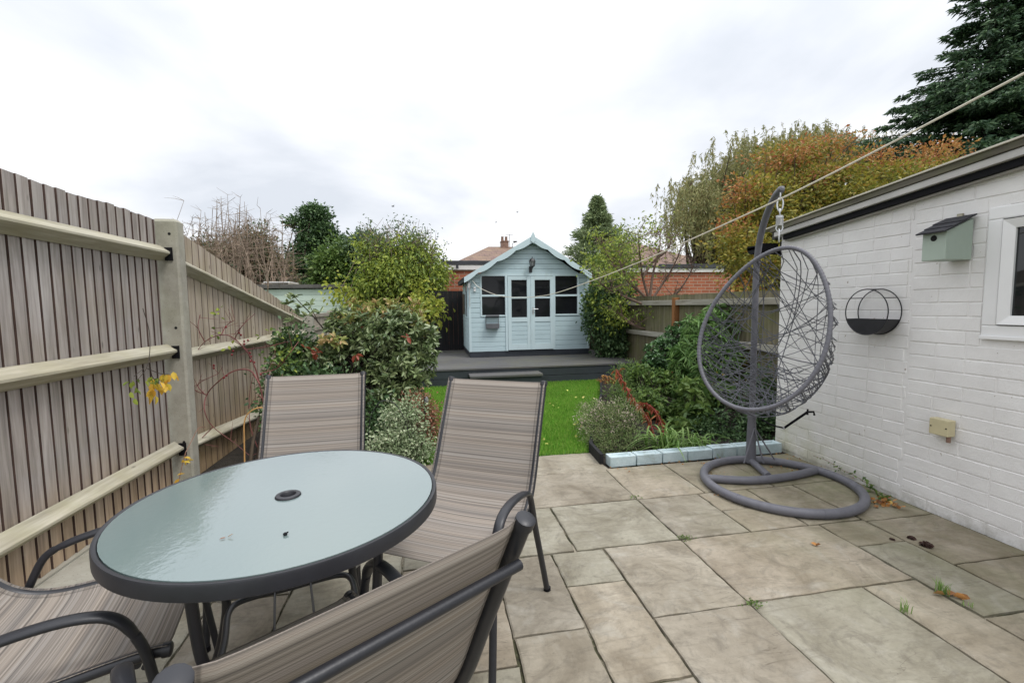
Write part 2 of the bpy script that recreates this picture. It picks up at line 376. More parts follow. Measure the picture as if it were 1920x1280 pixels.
# lawn base + grass
t=NT('turf'); v=t.coord(); n=t.noise(v,5,8,.7)
t.set(Base_Color=t.ramp(n,[(.3,(.05,.13,.015,1)),(.7,(.09,.22,.03,1))]),Roughness=.9); t.bump(t.noise(v,70,4,.7),.8,.01); M['turf']=t.m
lawn=[(-.18,3.5),(1.26,3.5),(1.9,4.9),(2.62,6.85),(-.6,6.85)]
mb=MB(); mb.poly([(x,y,-.02) for x,y in lawn],(0,0,.02)); struct(mb.build('lawn',M['turf']))
def inpoly(x,y,poly):
    ins=np.zeros(len(x),bool); n_=len(poly); j=n_-1
    for i in range(n_):
        xi,yi=poly[i]; xj,yj=poly[j]
        ins^=((yi>y)!=(yj>y))&(x<(xj-xi)*(y-yi)/(yj-yi+1e-12)+xi); j=i
    return ins
def blades(n,poly,hmin,hmax,wd,z=0.0,lean=.5):
    P=np.array(poly); x=rng.uniform(P[:,0].min(),P[:,0].max(),n); y=rng.uniform(P[:,1].min(),P[:,1].max(),n)
    k=inpoly(x,y,poly); x,y=x[k],y[k]; n=len(x); a=rng.uniform(0,2*np.pi,n); h=rng.uniform(hmin,hmax,n)
    le=rng.uniform(0,lean,n)*h; b=rng.uniform(0,2*np.pi,n)
    V=np.zeros((n,4,3)); dx,dy=np.cos(a)*wd/2,np.sin(a)*wd/2
    V[:,0]=np.c_[x-dx,y-dy,np.full(n,z)]; V[:,1]=np.c_[x+dx,y+dy,np.full(n,z)]
    V[:,2]=np.c_[x+dx*.6+np.cos(b)*le*.4,y+dy*.6+np.sin(b)*le*.4,z+h*.6]; V[:,3]=np.c_[x+np.cos(b)*le,y+np.sin(b)*le,z+h]
    I=np.arange(n)[:,None]*4
    return V.reshape(-1,3),[np.hstack([I,I+1,I+2]),np.hstack([I,I+2,I+3])]
M['grass']=leafmat('grass_blade',[(.055,.13,.014,1),(.085,.20,.022,1),(.125,.26,.032,1),(.19,.26,.055,1),(.07,.17,.018,1)],.35,.5)
lawn_g=[(-.19,3.475),(.2,3.485),(.6,3.48),(.9,3.486),(1.27,3.475),(1.92,4.9),(2.64,6.8),(-.6,6.8)]
V,fs=blades(160000,lawn_g,.02,.048,.006)
tag(link_mesh('grass',np_mesh('grass',V,fs),M['grass']),'short bright green grass of the lawn before the deck','grass',kind='stuff')

# ------------------------------------------------------------------ leaf clouds
def unit(a): return a/(np.linalg.norm(a,axis=1,keepdims=True)+1e-9)
def leafmesh(P,D,L,Wd,six=True,fold=.25,curl=.15):
    n=len(P); D=unit(D); rv=unit(rng.normal(size=(n,3))); S=unit(np.cross(D,rv+np.array([0,0,.6]))); N=np.cross(S,D)
    k=N[:,2]<0; N[k]*=-1
    L=np.broadcast_to(L,(n,))[:,None]; Wd=np.broadcast_to(Wd,(n,))[:,None]
    if six:
        V=np.zeros((n,6,3))
        V[:,0]=P; V[:,3]=P+D*L-N*L*curl
        for i,sg in ((1,1),(5,-1)): V[:,i]=P+D*L*.32+sg*S*Wd*.45+N*Wd*fold
        for i,sg in ((2,1),(4,-1)): V[:,i]=P+D*L*.70+sg*S*Wd*.42+N*Wd*fold-N*L*curl*.45
        I=np.arange(n)[:,None]*6
        return V.reshape(-1,3),[np.hstack([I,I+1,I+2,I+3]),np.hstack([I,I+3,I+4,I+5])]
    V=np.zeros((n,4,3)); V[:,0]=P; V[:,2]=P+D*L-N*L*curl
    V[:,1]=P+D*L*.45+S*Wd*.5+N*Wd*fold; V[:,3]=P+D*L*.45-S*Wd*.5+N*Wd*fold
    I=np.arange(n)[:,None]*4
    return V.reshape(-1,3),[np.hstack([I,I+1,I+2]),np.hstack([I,I+2,I+3])]
def sample_blobs(blobs,n,shell=.5,low=None):
    """blobs: (cx,cy,cz,rx,ry,rz[,weight])"""
    B=np.array([b[:6] for b in blobs],float); wt=np.array([b[6] if len(b)>6 else b[3]*b[5] for b in blobs],float); wt/=wt.sum()
    idx=rng.choice(len(B),n,p=wt); d=unit(rng.normal(size=(n,3))); r=rng.uniform(0,1,n)**shell
    P=B[idx,:3]+d*B[idx,3:6]*r[:,None]; return P,d,idx
def clumps(C,dirs,per,cr,leafL,out=.6,droop=.0,mode='scatter',aspect=(1,1,1)):
    n=len(C); k=per
    Ci=np.repeat(C,k,0); Di=np.repeat(dirs,k,0)
    if mode=='scatter':
        o=rng.normal(size=(n*k,3))*cr*np.array(aspect); P=Ci+o; D=unit(o)*out+Di*.5+rng.normal(size=(n*k,3))*.5
    else:  # whorl round a twig tip
        ax=unit(Di+np.array([0,0,.45])+rng.normal(size=(n,3)).repeat(k,0)*.35)
        rr=unit(np.cross(ax,rng.normal(size=(n*k,3)))); P=Ci-ax*rng.uniform(0,1,(n*k,1))*cr; D=rr+ax*rng.uniform(.1,.9,(n*k,1))
    D=D+np.array([0,0,-droop]); return P,D
def local(V,parent): return V-np.array(parent.location)
def branches(parent,base,tips,rad,mat,name='branch',nb=None,curve=.3,seg=5,trunk_top=None,sides=5):
    """trunk + limbs as one mesh: limbs leave the trunk and curve to the tips"""
    mb=MB(); base=np.array(base,float); tips=np.array(tips)
    top=np.array(trunk_top,float) if trunk_top is not None else tips.mean(0)
    trunk=smoothpath([base,base*.6+top*.4+rng.normal(size=3)*.03*np.linalg.norm(top-base),top],5)
    tr=np.linspace(rad,rad*.3,len(trunk))
    mb.tube(trunk,tr,8)
    sel=tips if nb is None or nb>=len(tips) else tips[rng.choice(len(tips),nb,replace=False)]
    for tpt in sel:
        f=rng.uniform(.25,.98); i=int(f*(len(trunk)-1)); s0=trunk[i]
        mid=(s0+tpt)/2+np.array([0,0,-curve*.3*np.linalg.norm(tpt-s0)])+rng.normal(size=3)*.06*np.linalg.norm(tpt-s0)
        p=smoothpath([s0,mid,tpt],seg-1); mb.tube(p,np.linspace(max(rad*.32*(1-f*.5),.004),max(rad*.05,.002),len(p)),sides if len(sel)<200 else 4)
    return mb.build(name,mat,parent,smooth=True)
def px_r(px,y,x=0): 
    """size in metres of px photo pixels at distance y"""
    return px*y/F*1.02
def blob(px,py,y,rx,ry,depth=None,w=None):
    c=atY(px,py,y); a=px_r(rx,y); b=px_r(ry,y)
    r=(c[0],c[1],c[2],a,(depth or a),b)
    return r+((w,) if w else ())
M['bark']=woodmat('bark',((.045,.035,.025,1),(.09,.07,.055,1),(.16,.13,.10,1)),'Z',14,.9,False)
M['bark_red']=woodmat('bark_red',((.13,.06,.045,1),(.25,.14,.10,1),(.36,.23,.18,1)),'Z',14,.9,False)
M['twig']=plain('twig',(.24,.18,.135,1),.85,.35,5,.1)
M['twig_dark']=plain('twig_dark',(.05,.04,.032,1),.85,.35,5,.1)
#==PART2==
# ------------------------------------------------------------------ left boundary fence
M['board']=woodmat('weathered_board',((.23,.205,.195,1),(.40,.37,.355,1),(.57,.54,.525,1)),'Z',22,.85,True,((.30,.28,.19,1),.2),.35,(1.15,.93,.66,1))
M['board_far']=woodmat('far_bay_board',((.24,.195,.15,1),(.41,.35,.285,1),(.54,.48,.41,1)),'Z',16,.85,True,((.30,.27,.15,1),.35),.22,(1.12,.92,.66,1))
M['rail']=woodmat('treated_rail',((.29,.275,.21,1),(.43,.41,.33,1),(.56,.54,.45,1)),'Y',22,.85,True,((.34,.33,.19,1),.35),.2)
t=NT('concrete'); v=t.coord(); n=t.noise(v,5,8,.7)
c=t.ramp(n,[(.3,(.24,.225,.185,1)),(.7,(.40,.385,.33,1))])
vo=t.n('ShaderNodeTexVoronoi'); vo.inputs['Scale'].default_value=70; t.l(v,vo.inputs['Vector'])
c=t.mix(t.ramp(vo.outputs[0],[(.1,g(.5)),(.2,g(0))]),c,(.10,.09,.075,1)); c=t.mix(t.ramp(t.noise(v,2,5),[(.5,g(0)),(.75,g(.5))]),c,(.20,.21,.11,1))
t.set(Base_Color=c,Roughness=.9); t.bump(t.noise(v,90,5,.7),.4,.004); M['concrete']=t.m
M['sawn_edge_shade']=plain('sawn_edge_shade',(.075,.045,.036,1),.9,.3,12,.2)  # red brown timber edge, darkened to paint in the shade between boards
FX=-1.74
fence=thing('closeboard_fence','weathered grey closeboard fence on concrete posts, its far bay sloping down behind the rose','fence',(FX,3.5,0))
def rail(y0,y1,z0,z1,nm='rail',x=FX):
    """triangular rail; z = height of its ridge"""
    mb=MB(); n=10; prev=[]
    P=[]
    for i in range(n+1):
        f=i/n; y=y0+(y1-y0)*f; z=z0+(z1-z0)*f; w_=random.uniform(-.0015,.0015)
        P+= [(x,y,z+.048),(x+.062+w_,y,z+.006),(x+.062+w_,y,z-.006),(x,y,z-.052)]
    fs=[]
    for i in range(n):
        for k in range(4): fs.append((i*4+k,i*4+(k+1)%4,(i+1)*4+(k+1)%4,(i+1)*4+k))
    fs+=[(3,2,1,0),tuple(n*4+k for k in range(4))]
    mb.add(P,fs); return mb.build(nm,M['rail'],fence)
def boards(name,y0,y1,topf,bot,pitch,parent,x=FX,mat=None,proud=.014,th=.009):
    mb=MB(); y=y0
    while y<y1-.01:
        w_=min(pitch*random.uniform(.96,1.04),y1-y); zt=topf(y+w_/2); dz=topf(y+w_)-topf(y); j=random.uniform(-.003,.003); lean=random.uniform(-.002,.002)
        a=x-.004; b=a-proud+j*.3*(1 if proud>.005 else .2); zj=random.uniform(-.004,.004); z0=bot(y) if callable(bot) else bot
        gr=.0055 if proud>.005 else .0015; bk=a-proud-.010
        for_=[(a,y+gr+lean,0),(b,y+w_+lean,0),(bk,y+w_+lean,0),(bk,y+lean,0),(bk+.004,y+lean,0),(bk+.004,y+gr+lean,0)]
        k6=len(for_); V=[(px_,py_-lean*2,z0) for px_,py_,_ in for_]+[(px_,py_,zt+zj+dz*((py_-y)/w_-.5)) for px_,py_,_ in for_]
        mb.add(V,[tuple(range(k6)),tuple(range(k6,2*k6))[::-1]]+[(i,i+k6,(i+1)%k6+k6,(i+1)%k6) for i in range(k6)]); y+=w_
    o=mb.build(name,mat or M['board'],parent)
    o.data.materials.append(M['sawn_edge_shade']); k_=6   # groove shadow painted into the red brown of the sawn edges
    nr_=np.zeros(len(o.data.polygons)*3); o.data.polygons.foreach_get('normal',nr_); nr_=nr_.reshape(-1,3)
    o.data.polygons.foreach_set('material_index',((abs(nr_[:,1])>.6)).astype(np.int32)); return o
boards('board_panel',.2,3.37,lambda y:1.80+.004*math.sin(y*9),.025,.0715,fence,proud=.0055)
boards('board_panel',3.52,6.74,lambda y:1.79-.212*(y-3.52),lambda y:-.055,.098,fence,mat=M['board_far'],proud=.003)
for z in (1.585,.935,.27): rail(.2,3.40,z,z)
rail(3.50,6.75,1.545,.99); rail(3.50,6.75,.885,.875); rail(3.50,6.75,.245,.02)
def cpost(y,zt,w_=.10,zb=-.1,sink=.1):
    mb=MB(); x0,x1=FX+.005-.055,FX+.105; a,b=y-w_/2,y+w_/2; ch=.012
    prof=[(x0,a),(x1-ch,a),(x1,a+ch),(x1,b-ch),(x1-ch,b),(x0,b)]
    V=[(x,yy,zb) for x,yy in prof]+[(x,yy,zt-.02) for x,yy in prof]
    cx_,cy_=(x0+x1)/2,y; V+=[(cx_+(x-cx_)*.72,cy_+(yy-cy_)*.6,zt) for x,yy in prof]
    k=6; fs=[(i,(i+1)%k,k+(i+1)%k,k+i) for i in range(k)]+[(k+i,k+(i+1)%k,2*k+(i+1)%k,2*k+i) for i in range(k)]+[tuple(range(2*k,3*k))]
    mb.add(V,fs); po=mb.build('concrete_post',M['concrete'],fence)
    hb=MB()
    for hz in (zt-.10,zt-.72,zt-1.5):
        if hz>.2: hb.tube([(FX+.06,a-.0015,hz),(FX+.06,a+.01,hz)],.009,10)
    for ho in split_build(hb,'bolt_hole',M['darkhole'],fence): ho.parent=po
    return po
po=cpost(3.445,1.81); 
br=MB()
for z in (1.585,.935,.27): br.box(FX+.028,FX+.073,3.386,3.3945,z-.05,z+.035)
for b_ in split_build(br,'rail_bracket',M['black'],fence): b_.parent=po
cpost(6.84,1.13,.10)
cpost(.6,1.81)
# small gravel board strip along the foot of the fence
mb=MB(); mb.box(FX-.03,FX+.018,.2,3.39,-.05,.024); mb.build('gravel_board',M['concrete'],fence)
# concrete haunch by the fence foot
mb=MB(); mb.poly([(FX+.02,.3,-.02),(-1.43,1.2,-.02),(-1.36,2.7,-.02),(FX+.02,3.37,-.02)],(0,0,.035)); struct(mb.build('concrete_path',M['concrete']))

# slatted trellis fence beyond
M['trellis']=woodmat('trellis_wood',((.22,.20,.17,1),(.38,.35,.30,1),(.5,.47,.41,1)),'Z',20,.85,False)
tf=thing('trellis_fence','low slatted fence with pale rails beyond the second concrete post','fence',(FX,8.2,0))
mb=MB(); y=6.95
while y<9.7: mb.box(FX-.012,FX+.012,y,y+.028,-.05,1.09); y+=.062
mb.build('slat_panel',M['trellis'],tf)
for z in (1.10,.90,.45): mb=MB(); mb.box(FX-.02,FX+.03,6.9,9.75,z-.03,z+.03); mb.build('rail',M['trellis'],tf,bevel=.004)
for y in (8.4,9.75): mb=MB(); mb.box(FX-.04,FX+.05,y,y+.09,-.05,1.16); mb.build('post',M['trellis'],tf,bevel=.006)

# right boundary fence behind the planting
M['board_g']=woodmat('mossy_board',((.09,.08,.05,1),(.18,.165,.11,1),(.28,.26,.18,1)),'Z',20,.9,True,((.12,.14,.04,1),.6),.3)
M['rail_g']=woodmat('pale_rail',((.26,.25,.21,1),(.42,.41,.36,1),(.55,.54,.49,1)),'Y',20,.85,False)
M['post_o']=woodmat('orange_post',((.18,.08,.03,1),(.32,.15,.06,1),(.42,.22,.10,1)),'Z',20,.85,False)
rf=thing('closeboard_fence','mossy closeboard fence with pale rail behind the right hand shrubs','fence',(3.42,6.5,0))
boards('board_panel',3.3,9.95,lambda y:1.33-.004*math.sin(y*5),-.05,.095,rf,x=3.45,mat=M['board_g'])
for z in (1.22,.74,.16):
    mb=MB(); mb.box(3.36,3.444,3.3,9.9,z-.035,z+.035); mb.build('rail',M['rail_g'],rf,bevel=.004)
for y in (3.7,float(atX(1266,580,3.36)[1]),8.9): mb=MB(); mb.box(3.345,3.43,y,y+.07,-.05,1.29); mb.build('post',M['post_o'],rf,bevel=.005)

# charcoal fence across the end
M['charcoal']=woodmat('charcoal_board',((.010,.011,.013,1),(.019,.020,.023,1),(.032,.033,.037,1)),'Z',18,.8,False,None,.3)
df=thing('charcoal_fence','charcoal painted vertical board fence standing left of the blue summer house','fence',(.0,9.86,0))
mb=MB(); x=-.42
while x<3.4:
    mb.box(x+.0005,x+.0985,9.84+random.uniform(0,.006),9.86,-.05,1.535+random.uniform(-.004,.004)); x+=.1
mb.build('board_panel',M['charcoal'],df)
mb=MB(); mb.box(-.42,3.4,9.862,9.90,1.3,1.38).box(-.42,3.4,9.862,9.90,.3,.38); split_build(mb,'rail',M['charcoal'],df)

# ------------------------------------------------------------------ deck
def boardmat_deck():
    t=NT('deck_grey'); isl=island(t); v=t.coord('Object',(.06,1,1)); n=t.noise(v,20,6,.65,.3)
    c=t.ramp(n,[(.3,(.060,.060,.062,1)),(.7,(.115,.113,.112,1))]); c=t.mix(.5,c,t.ramp(isl,[(0,g(.8)),(1,g(1.2))]),'MULTIPLY')
    c=t.mix(t.ramp(t.noise(t.coord(),2,6,.7),[(.45,g(0)),(.7,g(.6))]),c,(.115,.115,.07,1))
    t.set(Base_Color=c,Roughness=.75); t.bump(n,.4,.004); return t.m
M['deck']=boardmat_deck(); M['deck_face']=plain('deck_fascia',(.030,.038,.044,1),.6,.25,3,.15)
dk=thing('timber_deck','raised charcoal timber deck carrying the summer house, above the lawn','deck',(1.2,8,0))
mb=MB(); y=6.80
while y<9.8: mb.box(-1.6,3.3,y+.003,y+.139,.244,.270+random.uniform(-.001,.001)); y+=.143
mb.build('deck_boards',M['deck'],dk,bevel=.003)
mb=MB(); mb.box(-1.6,3.3,6.815,6.845,.122,.243).box(-1.6,3.3,6.818,6.845,-.04,.116); split_build(mb,'fascia_board',M['deck_face'],dk,bevel=.003)
sp_=thing('deck_step','low charcoal timber step set against the deck front','step',(1.08,6.66,0))
mb=MB(); mb.box(.54,1.62,6.5,6.80,.165,.20); mb.build('tread',M['deck'],sp_,bevel=.004)
mb=MB(); mb.box(.56,1.60,6.53,6.56,-.02,.164).box(.56,.59,6.561,6.80,-.02,.164).box(1.57,1.60,6.561,6.80,-.02,.164); mb.build('riser',M['deck_face'],sp_)

# ------------------------------------------------------------------ summer house
def painted(name,c0,var=.06,rough=.55):
    t=NT(name); v=t.coord(); n=t.noise(v,2.5,6,.65); cc=t.ramp(n,[(.3,tuple(x*(1-var) for x in c0)+(1,)),(.7,tuple(x*(1+var) for x in c0)+(1,))])
    d=t.noise(t.coord('Object',(1,1,.25)),9,6,.7); cc=t.mix(t.ramp(d,[(.58,g(0)),(.8,g(.4))]),cc,(.33,.40,.33,1))
    wr=t.noise(t.coord(),26,5,.7); cc=t.mix(t.ramp(wr,[(.70,g(0)),(.78,g(.5))]),cc,(.45,.36,.25,1))
    t.set(Base_Color=cc,Roughness=rough); t.bump(t.noise(t.coord('Object',(.1,1,1)),40,5,.6),.2,.004); return t.m
M['blue']=painted('pale_blue_paint',(.45,.575,.615)); M['blue2']=painted('pale_blue_trim',(.51,.63,.665),.05)
M['plinth']=plain('plinth_grey',(.024,.030,.040,1),.6,.2,4,.1)
t=NT('window_glass'); t.set(Base_Color=(.010,.011,.013,1),Roughness=.04); t.p.inputs['Specular IOR Level'].default_value=.28; t.bump(t.noise(t.coord(),3,2,.5),.05,.02); M['glass']=t.m
FY=8.27; HXL,HXR=.695,2.955; HZ=.27; DEP=1.42
sh=thing('summer_house','pale blue wooden summer house with gabled scalloped roof and glazed double doors on the deck','summer house',((HXL+HXR)/2,FY+.7,HZ))
APX=1.85; APZ=2.40; EZ=1.66
def roofz(x): return EZ+(APZ-EZ)*(1-abs(x-APX)/(APX-HXL+.02)) 
mb=MB(); mb.box(HXL-.005,HXR+.005,FY-.01,FY+DEP,HZ+.001,.375); mb.build('plinth',M['plinth'],sh,bevel=.004)
def lapwall(rects,yf,name='cladding',pitch=.089,th=.018,mat=None,parent=sh,axis='y'):
    """horizontal boards: each leans out at its foot. rects: (x0,x1,z0,z1 or function)"""
    mb=MB()
    for (x0,x1,z0,z1) in rects:
        z=z0
        while z<z1-.003:
            zt=min(z+pitch,z1)
            g_=.006
            if axis=='y': V=[(x0,yf-th,z),(x1,yf-th,z),(x1,yf,z),(x0,yf,z),(x0,yf-th,zt-g_*2),(x1,yf-th,zt-g_*2),(x1,yf-.004,zt-.001),(x0,yf-.004,zt-.001),(x0,yf,zt-.001),(x1,yf,zt-.001)]
            else: V=[(yf-th,x0,z),(yf-th,x1,z),(yf,x1,z),(yf,x0,z),(yf-th,x0,zt-g_*2),(yf-th,x1,zt-g_*2),(yf-.004,x1,zt-.001),(yf-.004,x0,zt-.001),(yf,x0,zt-.001),(yf,x1,zt-.001)]
            mb.add(V,[(0,3,2,1),(0,1,5,4),(4,5,6,7),(7,6,9,8),(0,4,7,8,3),(1,2,9,6,5),(3,8,9,2)]); z=zt
    return mb.build(name,mat or M['blue'],parent)
WX0,WX1=.925,1.352; RX0,RX1=2.297,2.73; WZ0,WZ1=1.04,1.745; DX0,DX1=1.40,2.262
fr=[(HXL+.03,WX0-.03,.376,1.79),(RX1+.03,HXR-.03,.376,1.79),(WX0-.03,1.352,.376,WZ0-.03),(2.297,RX1+.03,.376,WZ0-.03)]
for q_ in fr: lapwall([q_],FY)
# gable boards: each clipped to the roof line
gb=MB(); z=1.792
while z<APZ-.02:
    zt=min(z+.089,APZ-.01); hw=(APX-HXL)*(APZ-z)/(APZ-EZ); hw2=(APX-HXL)*(APZ-zt)/(APZ-EZ)
    l0,r0=max(HXL,APX-hw),min(HXR,APX+hw*.96); l1,r1=max(HXL,APX-hw2),min(HXR,APX+hw2*.96)
    gb.add([(l0,FY-.018,z),(r0,FY-.018,z),(r0,FY,z),(l0,FY,z),(l1,FY-.018,zt-.012),(r1,FY-.018,zt-.012),(r1,FY-.004,zt-.001),(l1,FY-.004,zt-.001)],[(0,3,2,1),(0,1,5,4),(4,5,6,7),(0,4,7,3),(1,2,6,5),(3,7,6,2)]); z+=.089
gb.build('gable',M['blue'],sh)
# solid core behind the cladding, side walls
mb=MB(); prof=[(HXL+.01,.376),(HXR-.01,.376),(HXR-.01,EZ),(APX,APZ-.03),(HXL+.01,EZ)]
mb.poly([(x,FY+.075,z) for x,z in prof],(0,DEP-.08,0)); mb.build('inner_wall',M['darkhole'],sh)
mb=MB(); lapwall([(FY+.0,FY+DEP,.376,1.66)],HXL+.005,'side_wall',axis='x')
mb=MB(); mb.box(HXR-.012,HXR+.004,FY+.01,FY+DEP,.376,1.66); mb.build('side_wall',M['blue'],sh)
# corner posts, frames
for x0,x1 in ((HXL-.012,HXL+.032),(HXR-.032,HXR+.008)):
    mb=MB(); mb.box(x0,x1,FY-.026,FY+.02,.376,1.72); mb.build('corner_trim',M['blue2'],sh,bevel=.003)
mb=MB(); mb.box(HXL+.03,HXR-.03,FY-.03,FY+.01,1.747,1.79); mb.build('head_trim',M['blue2'],sh,bevel=.003)
mb=MB(); mb.box(1.353,1.398,FY-.034,FY+.04,.376,1.747).box(2.264,2.296,FY-.034,FY+.04,.376,1.747); split_build(mb,'door_frame',M['blue2'],sh,bevel=.003)
M['sill_edge']=M['blue2']
def window(x0,x1,z0,z1,zm,parent,yf,name='window',fw=.028,dep=.03):
    mb=MB(); a,b=yf-dep,yf+.03
    mb.box(x0-fw,x1+fw,a,b,z0-fw,z0).box(x0-fw,x1+fw,a,b,z1,z1+fw-.03 if False else z1+.001).box(x0-fw,x0,a,b,z0,z1).box(x1,x1+fw,a,b,z0,z1)
    o=mb.build(name,M['blue2'],parent)
    m2=MB(); m2.box(x0,x1,a+.004,b-.004,zm-.017,zm+.017); o2=m2.build('glazing_bar',M['blue2'],parent,bevel=.002); o2.parent=o
    for za,zb in ((z0,zm-.017),(zm+.017,z1)):
        m3=MB(); m3.box(x0+.0005,x1-.0005,yf+.004,yf+.008,za+.0005,zb-.0005); o3=m3.build('pane',M['glass'],parent); o3.parent=o
    return o
window(WX0,WX1,WZ0,WZ1,1.392,sh,FY); window(RX0+.002,RX1,WZ0,WZ1,1.385,sh,FY)
for k,(x0,x1) in enumerate(((DX0,1.823),(1.838,DX1))):
    y0=FY-.044; mb=MB(); st_=.066; zb,zt=.39,1.74
    zp0,zp1=.99,1.672
    mb.box(x0,x0+st_,y0,FY+.0,zb,zt).box(x1-st_,x1,y0,FY,zb,zt).box(x0+st_,x1-st_,y0,FY,zp1,zt).box(x0+st_,x1-st_,y0,FY,.905,zp0).box(x0+st_,x1-st_,y0,FY,zb,.50)
    d=mb.build('door',M['blue2'],sh,bevel=.003)
    pn=MB(); z=.501
    while z<.90:
        zt_=min(z+.082,.904); pn.add([(x0+st_,FY-.036,z),(x1-st_,FY-.036,z),(x1-st_,FY-.02,z),(x0+st_,FY-.02,z),(x0+st_,FY-.036,zt_-.012),(x1-st_,FY-.036,zt_-.012),(x1-st_,FY-.022,zt_),(x0+st_,FY-.022,zt_)],[(0,3,2,1),(0,1,5,4),(4,5,6,7),(0,4,7,3),(1,2,6,5),(3,7,6,2)]); z=zt_
    o=pn.build('lower_panel',M['blue'],sh); o.parent=d
    m2=MB(); m2.box(x0+st_,x1-st_,y0+.006,FY-.002,1.335,1.366); o=m2.build('glazing_bar',M['blue2'],sh); o.parent=d
    for za,zb_ in ((zp0,1.335),(1.366,zp1)):
        m3=MB(); m3.box(x0+st_+.0005,x1-st_-.0005,FY-.018,FY-.014,za+.0005,zb_-.0005); o=m3.build('pane',M['glass'],sh); o.parent=d
    if k==1:
        hm=MB(); hm.tube([(x0+.03,y0-.03,1.135),(x0+.12,y0-.03,1.138)],.008,8).tube([(x0+.03,y0-.0005,1.135),(x0+.03,y0-.034,1.135)],.008,8).box(x0+.018,x0+.042,y0-.004,y0-.0006,1.04,1.17); o=hm.build('handle',M['zinc'],sh,smooth=True); o.parent=d
mb=MB(); mb.box(1.8235,1.8375,FY-.052,FY-.012,.39,1.74); mb.build('door_stop',M['blue2'],sh)
# roof: two slopes, with scalloped boards on the front verge
M['felt']=plain('roof_felt',(.035,.037,.04,1),.9,.3,10,.5)
LX,RX_=.60,2.965; LZ,RZ_=1.705,1.765
for (xe,ze) in ((LX,LZ),(RX_,RZ_)):
    mb=MB(); d=np.array([xe-APX,0,ze-2.43]); L_=np.linalg.norm(d); d/=L_; nrm=np.cross(d,(0,1,0)); nrm*= -1 if nrm[2]<0 else 1
    mb.obox(np.array([APX,FY+.62,2.43])+d*(L_+.02)/2-nrm*.002,d,(0,1,0),nrm,(L_+.02)/2,.76,.014); mb.build('roof',M['felt'],sh)
for sgn,(xe,ze) in ((-1,(LX,LZ)),(1,(RX_,RZ_))):
    n=40; top=[];bot=[]
    for i in range(n+1):
        f=i/n; x=APX+(xe-APX)*f; z=2.455+(ze+.012-2.455)*f
        top.append((x,FY-.17,z)); 
        wv=.062+.040*abs(math.sin(math.pi*(f*3.55+.12)))**.8+ (.012 if f<.05 else 0)
        bot.append((x,FY-.17,z-wv-.02*(1-f)))
    mb=MB(); k=n+1; P=top+bot; V=np.array(P,float); V2=V+np.array([0,.022,0])
    fs=[]
    for i in range(n): fs+=[(i,i+1,k+i+1,k+i),(2*k+i,3*k+i,3*k+i+1,2*k+i+1),(i,2*k+i,2*k+i+1,i+1),(k+i,k+i+1,3*k+i+1,3*k+i)]
    fs+=[(0,k,3*k,2*k),(n,2*k+n,3*k+n,k+n)]
    mb.add(np.vstack([V,V2]),fs); mb.build('bargeboard',M['blue2'],sh)
mb=MB(); mb.poly([(APX,FY-.172,2.52),(APX+.035,FY-.172,2.45),(APX+.04,FY-.172,2.36),(APX,FY-.172,2.315),(APX-.04,FY-.172,2.36),(APX-.035,FY-.172,2.45)],(0,-.018,0)); mb.build('finial',M['blue2'],sh,bevel=.003)
mb=MB(); mb.box(LX-.02,LX+.05,FY-.12,FY+1.3,LZ-.075,LZ-.02); mb.build('eaves_gutter',M['felt'],sh)
# side window with a weathered board on the left wall
mb=MB(); mb.box(HXL-.02,HXL-.014,FY+.12,FY+.5,1.02,1.62); mb.build('side_window',M['glass'],sh)
mb=MB(); mb.box(HXL-.03,HXL-.0135,FY+.06,FY+.119,.98,1.66).box(HXL-.03,HXL-.0135,FY+.501,FY+.55,.98,1.66); split_build(mb,'side_window_frame',M['blue2'],sh)
mb=MB(); mb.box(HXL-.05,HXL-.031,FY+.75,FY+.95,1.05,1.45); tag(mb.build('bark_plaque',M['bark']),'weathered bark plaque hung on the left side of the summer house','plaque')

# lantern over the doors
ln=thing('wall_lantern','black carriage lantern fixed on the gable above the summer house doors','lantern',(1.83,FY-.02,1.94))
def sidepoly(): pass
mb=MB(); LZc=1.965; a=6
def hexring(r): return [(r*math.cos(k*math.pi/3),r*math.sin(k*math.pi/3)) for k in range(6)]
def hexfr(mb,z0,r0,z1,r1,c):
    A=hexring(r0);B=hexring(r1); mb.add([(c[0]+x,c[1]+y,z0) for x,y in A]+[(c[0]+x,c[1]+y,z1) for x,y in B],[(i,(i+1)%6,6+(i+1)%6,6+i) for i in range(6)]+[tuple(range(6))[::-1],tuple(range(6,12))])
lc=(1.84,FY-.14)
hexfr(mb,2.005,.062,2.045,.035,lc); hexfr(mb,2.045,.03,2.06,.008,lc); mb.tube([(lc[0],lc[1],2.055),(lc[0],lc[1],2.085)],.006,6)
hexfr(mb,1.905,.036,1.915,.042,lc); hexfr(mb,1.885,.014,1.905,.03,lc)
for x,y in hexring(.05): mb.tube([(lc[0]+x*.8,lc[1]+y*.8,1.914),(lc[0]+x*1.1,lc[1]+y*1.1,2.006)],.0045,5)
mb.build('lamp_frame',M['blackmetal'],ln)
gm=MB(); hexfr(gm,1.916,.037,2.004,.050,lc); t=NT('lamp_glass'); t.set(Base_Color=(.35,.36,.36,1),Roughness=.15); t.p.inputs['Transmission Weight'].default_value=.6; M['lampglass']=t.m; gm.build('glass_shade',M['lampglass'],ln)
mb=MB(); mb.tube(smoothpath([(lc[0],lc[1],1.884),(lc[0]-.005,lc[1]+.03,1.855),(1.835,FY-.045,1.87)],5),.008,7).obox((1.832,FY-.03,1.865),(1,0,0),(0,1,0),(0,0,1),.028,.010,.055); mb.build('bracket',M['blackmetal'],ln,bevel=.003)
